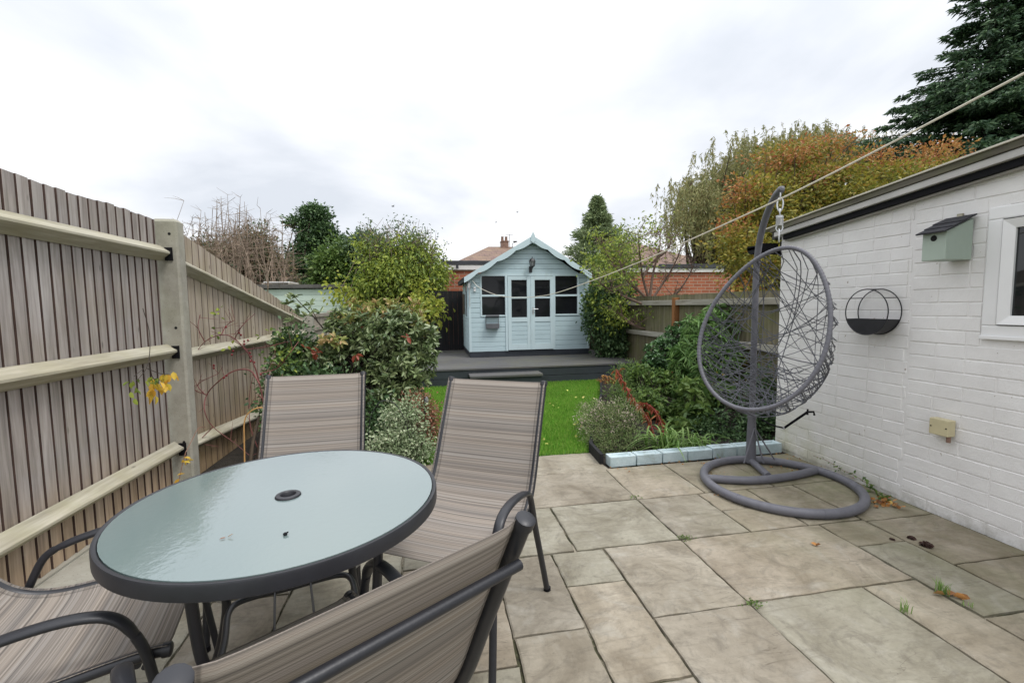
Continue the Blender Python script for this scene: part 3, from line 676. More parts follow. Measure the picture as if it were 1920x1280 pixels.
# trough planter hung under the left window, sensor
wb=thing('hanging_planter','small grey metal trough planter hung under the left summer house window','planter',(1.10,FY-.06,.80))
M['greyplanter']=plain('planter_grey',(.10,.105,.115,1),.55,.2,8,.1)
mb=MB(); mb.box(.985,1.225,FY-.125,FY-.025,.80,.885); mb.build('trough',M['greyplanter'],wb,bevel=.004)
mb=MB(); mb.box(.985,.993,FY-.05,FY-.03,.886,1.02).box(1.217,1.225,FY-.05,FY-.03,.886,1.02); split_build(mb,'hanger',M['greyplanter'],wb)
mb=MB(); mb.obox((1.105,FY-.07,1.02),(1,0,0),(0,.9,-.3),(0,.3,.9),.12,.045,.012); mb.build('lid',M['greyplanter'],wb)
mb=MB(); mb.box(.778,.815,FY-.05,FY-.0185,1.47,1.55); so_=mb.build('door_sensor',M['white_upvc'],bevel=.004); tag(so_,'small white sensor box on the summer house front near the left eave','sensor')
mb=MB(); mb.tube([(.797,FY-.053,1.52),(.797,FY-.0495,1.52)],.008,10); e_=mb.build('lens',M['black']); e_.parent=so_
mb=MB(); mb.tube([(.70,FY-.05,1.53),(.70,FY-.05,1.62)],.03,10).tube([(.70,FY-.05,1.20),(.70,FY-.05,1.53)],.008,6); tag(mb.build('outdoor_switch',M['zinc'],smooth=True),'grey outdoor switch and conduit on the left corner of the summer house','switch')

# ------------------------------------------------------------------ garages and far houses
t=NT('red_brick'); v=t.coord('Object'); b=t.n('ShaderNodeTexBrick'); mp=t.n('ShaderNodeMapping'); mp.inputs['Rotation'].default_value=(R(90),0,0); t.l(v,mp.inputs[0]); t.l(mp.outputs[0],b.inputs['Vector'])
b.inputs['Scale'].default_value=1; b.inputs['Brick Width'].default_value=.235; b.inputs['Row Height'].default_value=.082; b.inputs['Mortar Size'].default_value=.008; b.inputs['Color1'].default_value=(.42,.135,.07,1); b.inputs['Color2'].default_value=(.32,.10,.055,1); b.inputs['Mortar'].default_value=(.40,.30,.22,1); b.inputs['Bias'].default_value=-.1
c=t.mix(.5,b.outputs[0],t.ramp(t.noise(v,8,5,.7),[(.3,g(.7)),(.7,g(1.15))]),'MULTIPLY'); t.set(Base_Color=c,Roughness=.9); t.bump(b.outputs['Fac'],-.4,.01); M['brick']=t.m
M['fascia']=plain('white_fascia',(.74,.72,.70,1),.6,.15,2,.1)
M['fascia_dark']=plain('dark_flashing',(.045,.048,.055,1),.7,.3,3,.2)
ga=thing('brick_garage','flat roofed red brick garage left of the summer house, behind the charcoal fence','garage',(2.0,12.3,0))
mb=MB(); mb.box(.36,3.2,11.0,13.5,-.05,2.07); mb.build('wall',M['brick'],ga)
mb=MB(); mb.box(.33,3.25,10.95,11.02,2.071,2.185); mb.build('fascia',M['fascia'],ga)
mb=MB(); mb.box(.30,3.28,10.935,13.55,2.186,2.285).box(.30,.36,10.935,13.55,2.286,2.33); mb.build('roof',M['fascia_dark'],ga,bevel=.01)
mb=MB(); mb.box(.62,.68,10.86,10.899,2.09,2.19).box(1.6,1.63,10.88,10.949,2.08,2.16); split_build(mb,'bracket',M['fascia_dark'],ga)
gb_=thing('brick_garage','long flat roofed red brick garage right of the summer house, behind the mossy fence','garage',(6,12.4,0))
mb=MB(); mb.box(3.4,8.2,11.2,13.8,-.05,2.03); mb.build('wall',M['brick'],gb_)
mb=MB(); mb.box(3.36,7.8,11.15,11.21,2.031,2.145); mb.build('fascia',M['fascia'],gb_)
mb=MB(); mb.box(3.33,7.82,11.135,13.85,2.146,2.20).box(5.9,7.82,11.115,11.134,2.13,2.24); mb.build('roof',M['fascia_dark'],gb_,bevel=.008)
t=NT('roof_tiles'); v=t.coord('Object'); b=t.n('ShaderNodeTexBrick'); mp=t.n('ShaderNodeMapping'); mp.inputs['Rotation'].default_value=(R(90),0,0); t.l(v,mp.inputs[0]); t.l(mp.outputs[0],b.inputs['Vector'])
b.inputs['Scale'].default_value=1; b.inputs['Brick Width'].default_value=.28; b.inputs['Row Height'].default_value=.16; b.inputs['Mortar Size'].default_value=.012; b.inputs['Color1'].default_value=(.20,.135,.105,1); b.inputs['Color2'].default_value=(.18,.12,.10,1); b.inputs['Mortar'].default_value=(.08,.06,.05,1)
c=t.mix(t.ramp(t.noise(v,1.3,6,.75),[(.45,g(0)),(.62,g(.7))]),b.outputs[0],(.27,.19,.125,1)); c=t.mix(t.ramp(t.noise(v,2.3,6,.75),[(.5,g(0)),(.7,g(.6))]),c,(.22,.13,.13,1)); t.set(Base_Color=c,Roughness=.9); t.bump(b.outputs['Fac'],-.5,.03); M['tiles']=t.m
M['chim']=plain('chimney_brick',(.24,.15,.115,1),.9,.3,6,.3); M['cream']=plain('render',(.42,.37,.30,1),.9,.1,3,.1)
def hiphouse(name,label,x0,x1,y0,y1,ze,zr,rx0,rx1,wall='cream'):
    h=thing(name,label,'house',((x0+x1)/2,(y0+y1)/2,0)); mb=MB(); mb.box(x0+.3,x1-.3,y0+.3,y1-.3,-.05,ze); mb.build('wall',M[wall],h)
    ym=(y0+y1)/2; mb=MB(); mb.add([(x0,y0,ze),(x1,y0,ze),(x1,y1,ze),(x0,y1,ze),(rx0,ym,zr),(rx1,ym,zr)],[(0,1,5,4),(1,2,5),(2,3,4,5),(3,0,4),(3,2,1,0)]); rf_=mb.build('roof',M['tiles'],h); return h,rf_
h1,r1=hiphouse('house','distant house with mottled brown hipped roof and brick chimney above the garage','x',.0,0,0,0,0,0,0) if False else hiphouse('house','distant house with mottled brown hipped roof and brick chimney above the garage',1.2,8.0,23,29,3.35,4.55,3.35,5.9)
mb=MB(); mb.box(4.06,4.46,25.7,26.2,4.3,4.86).box(4.03,4.49,25.67,26.23,4.8,4.84); ch=mb.build('chimney',M['chim'],h1); ch.parent=r1
for x in (4.14,4.36):
    mb=MB(); mb.lathe([(.07,0),(.085,.02),(.075,.1),(.07,.22),(.085,.25),(.06,.25),(.06,0.1)],10,(x,25.95,4.86)); p_=mb.build('chimney_pot',M['chim'],h1,smooth=True); p_.parent=r1
mb=MB(); mb.tube([(4.55,25.9,4.5),(4.55,25.9,5.25)],.012,5).tube([(4.35,25.9,5.2),(4.75,25.9,5.22)],.008,4); a_=mb.build('aerial',M['metal'],h1); a_.parent=r1
mb=MB(); mb.lathe([(0.001,0),(.08,.01),(.13,.04),(.14,.06)],14,(4.85,25.8,4.78)).tube([(4.7,25.9,4.5),(4.72,25.9,4.72),(4.85,25.8,4.78)],.015,5); a_=mb.build('satellite_dish',M['metal'],h1); a_.parent=r1
hh,rr=hiphouse('house','pale gabled roof of a house just left of the chimney roof',-.2,3.0,30,34,3.6,4.35,2.0,2.05)
hiphouse('house','distant house with dark brown roof behind the bare apple tree',9.5,16.5,23.5,30,3.3,4.95,11.6,12.6)
# green shed over the left fence
M['shedgreen']=plain('pale_green_paint',(.50,.60,.53,1),.65,.06,3,.05); M['shedroof']=plain('shed_roof',(.10,.095,.09,1),.9,.25,8,.4)
sd=thing('garden_shed','pale green clapboard shed with dark flat roof beyond the left fence','shed',(-3.2,11.6,0))
lapwall([(-4.8,-1.99,-.05,1.64)],11.0,'front_wall',.13,.02,M['shedgreen'],sd)
mb=MB()
z=-.05
while z<1.59:
    zt=min(z+.13,1.60); mb.add([(-1.985,11.0,z),(-1.985,12.25,z),(-2.0,12.25,zt-.001),(-2.0,11.0,zt-.001),(-2.03,11.0,z),(-2.03,12.25,z),(-2.03,12.25,zt-.001),(-2.03,11.0,zt-.001)],[(0,1,2,3),(4,7,6,5),(0,4,5,1),(3,2,6,7),(0,3,7,4),(1,5,6,2)]); z=zt
mb.build('side_wall',M['shedgreen'],sd)
mb=MB(); mb.box(-4.8,-2.031,11.003,12.25,-.05,1.60); mb.build('inner_wall',M['shedgreen'],sd)
mb=MB(); mb.box(-2.035,-1.975,10.965,11.01,-.05,1.66); mb.build('corner_trim',M['shedgreen'],sd)
mb=MB(); mb.add([(-4.9,10.9,1.66),(-1.93,10.9,1.66),(-1.93,12.35,1.57),(-4.9,12.35,1.57),(-4.9,10.9,1.74),(-1.93,10.9,1.74),(-1.93,12.35,1.65),(-4.9,12.35,1.65)],[(3,2,1,0),(4,5,6,7),(0,1,5,4),(1,2,6,5),(2,3,7,6),(3,0,4,7)]); mb.build('roof',M['shedroof'],sd)
fr_=thing('roof_hatch','pale framed rooflight board lying on the green shed roof','rooflight',(-3.2,11.5,1.72))
p0=atY(500,529,11.3); p1=atY(548,529,11.3)
mb=MB(); mb.box(p0[0],p1[0],11.1,11.8,1.79,1.815); mb.build('cover_board',M['fascia'],fr_); mb=MB(); mb.box(p0[0]-.02,p0[0]+.02,11.05,11.8,1.70,1.789).box(p1[0]-.02,p1[0]+.02,11.05,11.8,1.70,1.789).box(p0[0]+.021,p1[0]-.021,11.15,11.2,1.72,1.789); mb.build('frame',M['rail_g'],fr_)
M['rust']=woodmat('red_brown_panel',((.07,.02,.012,1),(.13,.035,.02,1),(.19,.06,.035,1)),'Z',14,.85,False)
pf=thing('panel_fence','red brown fence panel glimpsed between the green shed and the yellow leaved tree','fence',(-1.2,12.6,0))
mb=MB(); x=-2.0
while x<.3: mb.box(x,x+.145,12.6,12.62,-.05,1.5); x+=.15
mb.build('board_panel',M['rust'],pf); mb=MB(); mb.box(-2.0,.3,12.57,12.599,1.4,1.46).box(-2.0,.3,12.57,12.599,.3,.36); split_build(mb,'rail',M['rust'],pf)

# ------------------------------------------------------------------ white painted outbuilding
t=NT('white_masonry'); v=t.coord(); n=t.noise(v,3,6,.65)
c=t.ramp(n,[(.3,(.72,.705,.695,1)),(.7,(.82,.81,.80,1))]); sx=t.n('ShaderNodeSeparateXYZ'); gg=t.n('ShaderNodeNewGeometry'); t.l(gg.outputs['Position'],sx.inputs[0])
alg=t.math('MULTIPLY',t.math('MULTIPLY',t.ramp(sx.outputs[2],[(0,g(1)),(.55,g(0))]),t.ramp(t.math('MULTIPLY',sx.outputs[1],.3),[(.68,g(0)),(.97,g(1))])),t.ramp(t.noise(v,5,7,.7),[(.35,g(.2)),(.6,g(1))]))
c=t.mix(t.math('MULTIPLY',alg,.75),c,(.40,.40,.19,1))
base=t.math('MULTIPLY',t.ramp(sx.outputs[2],[(0,g(1)),(.10,g(0))]),t.ramp(t.noise(v,14,6,.7),[(.4,g(0)),(.6,g(1))])); c=t.mix(t.math('MULTIPLY',base,.45),c,(.26,.24,.17,1))
pk=t.noise(v,38,3,.5); c=t.mix(t.ramp(pk,[(.73,g(0)),(.76,g(.8))]),c,(.30,.24,.18,1))
t.set(Base_Color=c,Roughness=.62); t.p.inputs['Specular IOR Level'].default_value=.35
t.bump(t.math('ADD',t.noise(v,16,7,.7,.5),t.math('MULTIPLY',t.noise(v,90,4,.7),.35)),.55,.006); M['white']=t.m
BX=2.80; BY1=3.28
def vz(y): return 2.040-.095*y       # roof line along the wall (top of the black strip)
ob=thing('outbuilding','white painted brick outbuilding with sloping verge and white framed window on the right','outbuilding',(4.0,1.0,0))
WY0,WY1,WZa,WZb=.62,1.885,1.015,1.668
ys,y_hi=-2.4,BY1
mb=MB()
core=[(ys,-.05),(ys,vz(ys)),(y_hi,vz(y_hi)),(y_hi,-.05)]
# wall core pieced round the window opening
for a,b_,z0,z1 in ((ys,WY0,None,None),(WY1,y_hi,None,None)):
    mb.poly([(BX+.0055,a,-.05),(BX+.0055,b_,-.05),(BX+.0055,b_,vz(b_)),(BX+.0055,a,vz(a))],(.2,0,0))
mb.poly([(BX+.0055,WY0,-.05),(BX+.0055,WY1,-.05),(BX+.0055,WY1,WZa),(BX+.0055,WY0,WZa)],(.2,0,0))
mb.poly([(BX+.0055,WY0,WZb),(BX+.0055,WY1,WZb),(BX+.0055,WY1,vz(WY1)),(BX+.0055,WY0,vz(WY0))],(.2,0,0))
mb.box(BX+.21,6.2,y_hi-.2,y_hi,-.05,1.70); mb.box(BX+.007,BX+.2,y_hi-.001,y_hi+.0,-.05,1.7)
wall=mb.build('wall',M['white'],ob)
# bricks: individually laid, thickly painted
mb=MB(); ch=.0757
def brick(y0,y1,z0,z1):
    if y0<WY1 and y1>WY0 and z1>WZa and z0<WZb:
        if y0<WY1<y1-.03: y0=WY1+.002
        elif z0<WZa-.02: z1=min(z1,WZa)
        elif z1>WZb+.02: z0=max(z0,WZb)
        else: return
    if z0>vz(y1)-.02: return
    z1=min(z1,vz(y1)-.003)
    if z1-z0<.012 or y1-y0<.02: return
    p=random.uniform(-.0006,.0011); x=BX+.0065; xf=BX+.002-p; e=.0030; j=lambda:random.gauss(0,.0010)
    g_=.0028; ya,yb,za,zb=y0+g_,y1-g_,z0+g_*.9,z1-g_*.9
    A=[(x,ya+j()*.5,za+j()),(x,yb+j()*.5,za+j()),(x,yb+j()*.5,zb+j()),(x,ya+j()*.5,zb+j())]
    tl=random.gauss(0,.0008); C=[(xf+tl+j()*.4,ya+e+j(),za+e+j()),(xf-tl+j()*.4,yb-e+j(),za+e+j()),(xf-tl+j()*.4,yb-e+j(),zb-e+j()),(xf+tl+j()*.4,ya+e+j(),zb-e+j())]
    mb.add(A+C,[(4,5,6,7)]+[(i,i+4,(i+1)%4+4,(i+1)%4)[::-1] for i in range(4)])
k=0; z=.012
while z<1.82:
    y=BY1
    first=(.225 if k%2 else .112)
    while y>2.245+.01:
        L_=first if first else (.225 if random.random()<.86 else .112); first=None
        y0=max(2.248,y-L_); brick(y0,y,z,z+ch); y=y0
        if y<=2.25: break
    z+=ch; k+=1
k=0; z=-.018
while z<2.35:
    y=2.242; first=.29 if k%2 else .145
    while y>-.6:
        L_=first if first else (.29 if random.random()<.9 else .145); first=None
        brick(y-L_,y,z,z+ch); y-=L_
    z+=ch; k+=1
bo=mb.build('brick_face',M['white'],ob); 
# end wall facing the garden
mb=MB(); z=0
# roof, verge boards
M['verge']=plain('verge_board',(.30,.285,.26,1),.7,.25,3,.2); M['verge_w']=plain('verge_white',(.44,.43,.41,1),.6,.15,3,.1); M['cap']=plain('roof_edge_trim',(.55,.52,.44,1),.6,.2,4,.1)
M['verge_dk']=woodmat('verge_capping',((.07,.065,.052,1),(.14,.13,.105,1),(.22,.20,.165,1)),'Y',16,.85,False,((.12,.14,.06,1),.5),.1)
def strip(name,x0,x1,y0,y1,za,zb,mat,f=vz,bev=.003):
    """board along the verge: za, zb are heights above the roof line"""
    V=[(x,y,f(y)+dz) for y in (y0,y1) for dz in (za,zb) for x in (x0,x1)]
    mb=MB(); mb.add(V,[(0,1,3,2),(4,6,7,5),(0,4,5,1),(2,3,7,6),(0,2,6,4),(1,5,7,3)]); return mb.build(name,mat,ob,bevel=bev)
strip('verge_strip',2.745,2.792,-2.4,3.20,-.040,-.004,M['black'])
strip('soffit_trim',2.762,2.796,-2.4,3.20,-.052,-.0405,M['verge'])
strip('verge_board',2.722,2.80,-2.4,3.27,-.002,.036,M['verge_w'])
strip('verge_capping',2.712,2.81,-2.4,3.30,.038,.072,M['verge_dk'])
strip('edge_trim',2.702,2.83,-2.4,3.42,.074,.084,M['cap'],bev=.002)
strip('roof',2.832,6.4,-2.4,3.42,.012,.072,M['shedroof'],bev=0)
strip('edge_trim',4.9,4.96,-2.4,3.42,.20,.23,M['cap']); strip('roof',4.97,6.5,-2.4,3.42,.083,.22,M['shedroof'],bev=0)
mb=MB(); gz=1.655
P=[(x,3.37,gz-.0) for x in (2.58,6.3)]
nn=10; V=[];
for x in (2.60,6.3):
    for i in range(nn+1):
        a=math.pi*i/nn; V.append((x,3.365-.055*math.cos(a),gz-.055*math.sin(a)))
mb.add(V,[(i,i+1,nn+2+i,nn+1+i) for i in range(nn)]+[tuple(range(nn+1)),tuple(range(nn+1,2*nn+2))[::-1]])
mb.box(2.60,2.80,3.31,3.318,gz,gz+.03).box(2.60,2.606,3.31,3.42,gz-.02,gz+.012); mb.build('gutter',M['black'],ob)
mb=MB(); mb.box(2.81,6.2,BY1+.001,3.305,1.58,1.70); mb.build('eaves_fascia',M['black'],ob)
# window
wo=MB(); x0,x1=BX-.006,BX+.055; fw=.062
wo.box(x0,x1,WY0,WY1,WZa,WZa+fw).box(x0,x1,WY0,WY1,WZb-fw,WZb).box(x0,x1,WY1-fw,WY1,WZa+fw,WZb-fw).box(x0,x1,WY0,WY0+fw,WZa+fw,WZb-fw)
wf=wo.build('window',M['white_upvc'],ob,bevel=.006)
wo=MB(); a,b_,c_,d_=WY0+fw+.001,WY1-fw-.001,WZa+fw+.001,WZb-fw-.001; s2=.05; X0,X1=BX-.014,BX+.04
def bevelframe(mb,ya,yb,za,zb,w_,xf,xb,d=.014):
    o=[(ya,za),(yb,za),(yb,zb),(ya,zb)]; i1=[(ya+.006,za+.006),(yb-.006,za+.006),(yb-.006,zb-.006),(ya+.006,zb-.006)]; i2=[(ya+w_,za+w_),(yb-w_,za+w_),(yb-w_,zb-w_),(ya+w_,zb-w_)]
    V=[(xb,y,z) for y,z in o]+[(xf,y,z) for y,z in i1]+[(xf+d,y,z) for y,z in i2]+[(xb,y,z) for y,z in i2]
    fs=[]
    for r_ in range(3):
        for i in range(4): fs.append((r_*4+i,r_*4+(i+1)%4,r_*4+4+(i+1)%4,r_*4+4+i)[::-1])
    mb.add(V,fs)
bevelframe(wo,a,b_,c_,d_,s2,X0,X1); sa=wo.build('sash',M['white_upvc'],ob); sa.parent=wf
wo=MB(); wo.box(BX+.012,BX+.016,a+s2-.003,b_-s2+.003,c_+s2-.003,d_-s2+.003); t=NT('house_glass'); t.set(Base_Color=(.012,.014,.016,1),Roughness=.02); t.p.inputs['Specular IOR Level'].default_value=.6; M['hglass']=t.m
gl=wo.build('pane',M['hglass'],ob); gl.parent=wf
wo=MB(); wo.box(BX-.016,BX-.007,WY0,WY1,WZa-.008,WZa+.010); si=wo.build('sill',M['white_upvc'],ob,bevel=.002); si.parent=wf
# cracks / seam pipe: surface conduit line at the junction of the two brick panels is the seam itself

# bird box
M['sage']=plain('sage_paint',(.36,.43,.37,1),.6,.06,6,.08); M['felt2']=plain('felt_roof',(.03,.03,.036,1),.85,.4,20,.6,0,.5,40)
bb=thing('bird_box','sage green bird box with black felt roof on the white wall beside the window','bird box',(2.73,2.0,1.42))
yA,yB=2.062,1.945; x0,x1=2.625,2.793
mb=MB(); mb.add([(x0,yB,1.418),(x0,yA,1.418),(x1,yA,1.418),(x1,yB,1.418),(x0,yB,1.565),(x0,yA,1.565),(x1,yA,1.632),(x1,yB,1.632)],[(0,3,2,1),(0,1,5,4),(1,2,6,5),(2,3,7,6),(3,0,4,7),(4,5,6,7)]); mb.build('box_body',M['sage'],bb,bevel=.003)
mb=MB(); d=np.array([.168,0,.067]); d/=np.linalg.norm(d); nrm=np.array([-d[2],0,d[0]])
for k,(s0,s1,o_) in enumerate(((-.03,.06,.006),(.03,.12,.011),(.09,.186,.016))):
    c0=np.array([x0,(yA+yB)/2,1.565])+d*(s0+s1)/2+nrm*o_; mb.obox(c0,d,(0,1,0),nrm,(s1-s0)/2,.072,.004)
mb.build('roof',M['felt2'],bb,bevel=.001)
mb=MB(); mb.tube([(x0-.0015,2.005,1.533),(x0+.004,2.005,1.533)],.0155,20); mb.build('entrance_hole',M['darkhole'],bb)
mb=MB(); mb.box(2.785,2.797,1.995,2.02,1.64,1.665); mb.build('hanger',M['rail'],bb)
# half round wall planter
wp=thing('wall_planter','black circular wire wall planter with half moon trough on the white wall','wall planter',(2.78,2.49,1.14))
cy,cz,rr_=2.425,1.140,.142
def ring(x,r,n=48): return [(x,cy+r*math.cos(2*math.pi*i/n),cz+r*math.sin(2*math.pi*i/n)) for i in range(n)]
mb=MB(); mb.tube(ring(2.786,rr_),.0035,6,closed=True); mb.build('back_ring',M['blackmetal'],wp,smooth=True)
mb=MB(); mb.tube(ring(2.69,rr_),.0035,6,closed=True); mb.build('front_ring',M['blackmetal'],wp,smooth=True)
mb=MB()
for a_ in (R(38),R(142),R(90)): mb.tube([(2.69,cy+rr_*math.cos(a_),cz+rr_*math.sin(a_)),(2.786,cy+rr_*math.cos(a_),cz+rr_*math.sin(a_))],.0028,5)
split_build(mb,'cross_wire',M['blackmetal'],wp)
mb=MB(); n=24; zc=cz-.045; a0=math.asin(-.045/rr_)
arc=[(cy+(rr_-.002)*math.cos(a_),cz+(rr_-.002)*math.sin(a_)) for a_ in np.linspace(math.pi-a0,2*math.pi+a0,n)]
mb.add([(x,y,z) for x in (2.692,2.785) for y,z in arc],[(i,i+1,n+i+1,n+i) for i in range(n-1)]+[tuple(range(n))[::-1],tuple(range(n,2*n))]); mb.build('trough',M['blackmetal'],wp)
# junction box
M['beige']=plain('beige_plastic',(.55,.49,.31,1),.5,.06,10,.05)
jb=thing('junction_box','small beige electrical junction box on the white wall','junction box',(2.77,2.02,.51))
mb=MB(); mb.box(2.745,2.795,1.968,2.065,.465,.555); mb.build('housing',M['beige'],jb,bevel=.004)
mb=MB(); mb.tube([(2.7435,2.055,.51),(2.7455,2.055,.51)],.004,8).tube([(2.7435,1.978,.51),(2.7455,1.978,.51)],.004,8); split_build(mb,'screw',M['darkhole'],jb)
mb=MB(); mb.tube([(2.775,1.985,.43),(2.775,1.985,.466)],.01,8); mb.build('cable_gland',M['chim'],jb)

# blue painted edging bricks
t=NT('blue_masonry_paint'); v=t.coord(); n=t.noise(v,11,7,.7)
c=t.ramp(n,[(.3,(.34,.43,.45,1)),(.5,(.44,.54,.565,1)),(.7,(.52,.61,.63,1))]); c=t.mix(t.ramp(t.noise(v,7,7,.75,.5),[(.55,g(0)),(.70,g(.5))]),c,(.20,.21,.14,1)); t.set(Base_Color=c,Roughness=.8); t.bump(t.noise(v,35,6,.7),.7,.006); M['edge']=t.m
be=thing('edging_bricks','row of pale blue painted bricks edging the planting bed on the patio','brick edging',(2.0,3.17,0))
x=1.285; i=0
while x<2.74:
    L_=.212; w_=.098; yb=3.125+.028*(x-1.3)/1.4; h=.075; mb=MB(); rot=random.uniform(-.015,.015)
    x1_=min(x+L_,2.765); V=[];f=[]
    # brick with a shallow frog in the top
    o=[(x+.003,yb),(x1_-.003,yb+.004),(x1_-.003,yb+w_),(x+.003,yb+w_)]; q=[(x+.03,yb+.022),(x1_-.03,yb+.024),(x1_-.03,yb+w_-.022),(x+.03,yb+w_-.022)]
    zt=h+random.uniform(-.003,.004)
    V=[(a,b,0) for a,b in o]+[(a,b,zt) for a,b in o]+[(a,b,zt) for a,b in q]+[(a+(.008 if k in(0,3) else -.008),b+(.006 if k<2 else -.006),zt-.012) for k,(a,b) in enumerate(q)]
    for k in range(4): f+= [(k,(k+1)%4,4+(k+1)%4,4+k),(4+k,4+(k+1)%4,8+(k+1)%4,8+k),(8+k,8+(k+1)%4,12+(k+1)%4,12+k)]
    f+=[(12,13,14,15)]
    mb.add(V,f); mb.build('brick',M['edge'],be,bevel=.004); x+=L_+.002
# dark timber edging between bed and lawn
mb=MB(); pts=[(1.25,3.20),(1.27,3.5),(1.62,4.35),(2.1,5.4),(2.62,6.75)]
for a,b in zip(pts[:-1],pts[1:]): mb.bar((a[0],a[1],.03),(b[0],b[1],.03),.03,.10)
tag(mb.build('timber_edging',M['charcoal'],bevel=.003),'low dark timber board edging between the lawn and the right hand bed','edging board')
mb=MB(); mb.bar((-.19,3.5,.03),(-.16,6.8,.03),.03,.09); tag(mb.build('timber_edging',M['charcoal'],bevel=.003),'low dark timber edging along the left side of the lawn','edging board')

# ------------------------------------------------------------------ patio table
tb=thing('patio_table','round frosted glass patio table with charcoal rim and legs','table',(-.396,1.297,0))
TC=np.array([-.396,1.297]); TZ=.697; TR=.400
t=NT('frosted_glass'); v=t.coord(); 
t.set(Base_Color=(.205,.27,.265,1),Roughness=.12); t.p.inputs['IOR'].default_value=1.75; t.p.inputs['Specular IOR Level'].default_value=.5; t.p.inputs['Coat Weight'].default_value=1.0; t.p.inputs['Coat IOR'].default_value=1.6; t.p.inputs['Coat Roughness'].default_value=.02
n=t.noise(t.coord('Object',(1,1,1)),60,2,.5,.6); t.bump(n,.08,.003)
bn=t.n('ShaderNodeBump'); bn.inputs['Strength'].default_value=.16; bn.inputs['Distance'].default_value=.003; t.l(n,bn.inputs['Height']); t.l(bn.outputs[0],t.p.inputs['Coat Normal'])
sm=t.noise(v,6,6,.7); t.l(t.ramp(sm,[(.3,g(.07)),(.7,g(.17))]),t.p.inputs['Roughness'])
tr=t.n('ShaderNodeBsdfTranslucent'); tr.inputs[0].default_value=(.40,.52,.50,1); mx_=t.n('ShaderNodeMixShader'); mx_.inputs[0].default_value=.15; t.l(t.p.outputs[0],mx_.inputs[1]); t.l(tr.outputs[0],mx_.inputs[2]); t.l(mx_.outputs[0],t.out.inputs[0]); M['frost']=t.m
mb=MB(); mb.lathe([(.022,.002),(.022,.0075),(TR-.013,.0075),(TR-.013,.002),(.022,.002)],72,(TC[0],TC[1],TZ-.0045)); mb.build('glass_top',M['frost'],tb)
mb=MB(); mb.lathe([(TR-.0125,-.030),(TR-.0125,.0028),(TR-.009,.006),(TR-.002,.006),(TR+.0,.002),(TR+.0,-.028),(TR-.004,-.031),(TR-.0125,-.030)],96,(TC[0],TC[1],TZ-.003)); mb.build('rim',M['metal'],tb,smooth=True)
mb=MB(); mb.lathe([(.0185,-.02),(.0185,.006),(.021,.0085),(.031,.0075),(.033,.0045),(.033,.0033)],32,(TC[0],TC[1],TZ)); mb.build('parasol_ring',M['metal'],tb,smooth=True)
ang0=R(62)
cr=.235; rp=[]
for k in range(4):
    a=ang0+k*math.pi/2; e=np.array([math.cos(a),math.sin(a)]); tn=np.array([-e[1],e[0]])
    mb=MB(); P=[(*(TC+e*.285),TZ-.034),(*(TC+e*.282),.60),(*(TC+e*.270),.46),(*(TC+e*(cr+.016)),.345),(*(TC+e*(cr+.045)),.22),(*(TC+e*(TR-.06)),.08),(*(TC+e*(TR-.03)),.004)]
    lg=mb.tube(smoothpath(P,6),.0125,10).build('leg',M['metal'],tb,smooth=True)
    m2=MB(); m2.lathe([(.0,0),(.016,0),(.016,.018),(.0,.02)],12,(*(TC+e*(TR-.03)),.0)); f_=m2.build('foot_cap',M['black'],tb); f_.parent=lg
    m3=MB(); c0=TC+e*(cr+.018); m3.tube([(*(c0-e*.012),.345),(*(c0+e*.034),.345)],.006,8); f_=m3.build('bolt',M['zinc'],tb); f_.parent=lg
sq=[]
for k in range(4):
    a=ang0+k*math.pi/2; a2=a+math.pi/2; A=TC+np.array([math.cos(a),math.sin(a)])*cr; B=TC+np.array([math.cos(a2),math.sin(a2)])*cr
    for f in (.12,.5,.88): sq.append((*(A+(B-A)*f),.345))
mb=MB(); mb.tube(smoothpath(sq,6,True),.009,8,closed=True); mb.build('brace_ring',M['metal'],tb,smooth=True)
mb=MB()
for o_ in (-.05,.05):
    a=ang0+R(45); e=np.array([math.cos(a),math.sin(a)]); tn=np.array([-e[1],e[0]]); mb.tube([(*(TC+tn*o_-e*.18),.345),(*(TC+tn*o_+e*.18),.345)],.0035,6)
split_build(mb,'brace_wire',M['metal'],tb)

# ------------------------------------------------------------------ sling chairs
t=NT('sling_fabric'); uv=t.n('ShaderNodeTexCoord').outputs['UV']; mp=t.n('ShaderNodeMapping'); mp.inputs['Scale'].default_value=(.35,1,1); t.l(uv,mp.inputs[0])
sv=t.n('ShaderNodeSeparateXYZ'); t.l(uv,sv.inputs[0])
def stripe(scale,seed,det=2):
    c_=t.n('ShaderNodeCombineXYZ'); t.l(t.math('MULTIPLY',sv.outputs[1],scale),c_.inputs[1]); t.l(t.math('MULTIPLY',sv.outputs[0],.35),c_.inputs[0]); c_.inputs[2].default_value=seed
    return t.noise(c_.outputs[0],1.0,det,.6)
s1=stripe(190,1.3,4); s2_=stripe(420,5.1,2); s3=stripe(34,9.7,2)
c=t.ramp(s1,[(.30,(.17,.155,.142,1)),(.42,(.325,.295,.262,1)),(.54,(.44,.40,.355,1)),(.68,(.57,.53,.475,1))])
c=t.mix(.6,c,t.ramp(s2_,[(.35,g(.68)),(.6,g(1.1))]),'MULTIPLY'); c=t.mix(.5,c,t.ramp(s3,[(.35,(.85,.85,.9,1)),(.65,(1.1,1.0,.93,1))]),'MULTIPLY')
wv=t.n('ShaderNodeTexChecker'); wv.inputs['Scale'].default_value=1; mp2=t.n('ShaderNodeMapping'); mp2.inputs['Scale'].default_value=(420,420,1); t.l(uv,mp2.inputs[0]); t.l(mp2.outputs[0],wv.inputs['Vector'])
c=t.mix(.12,c,wv.outputs[0],'MULTIPLY')
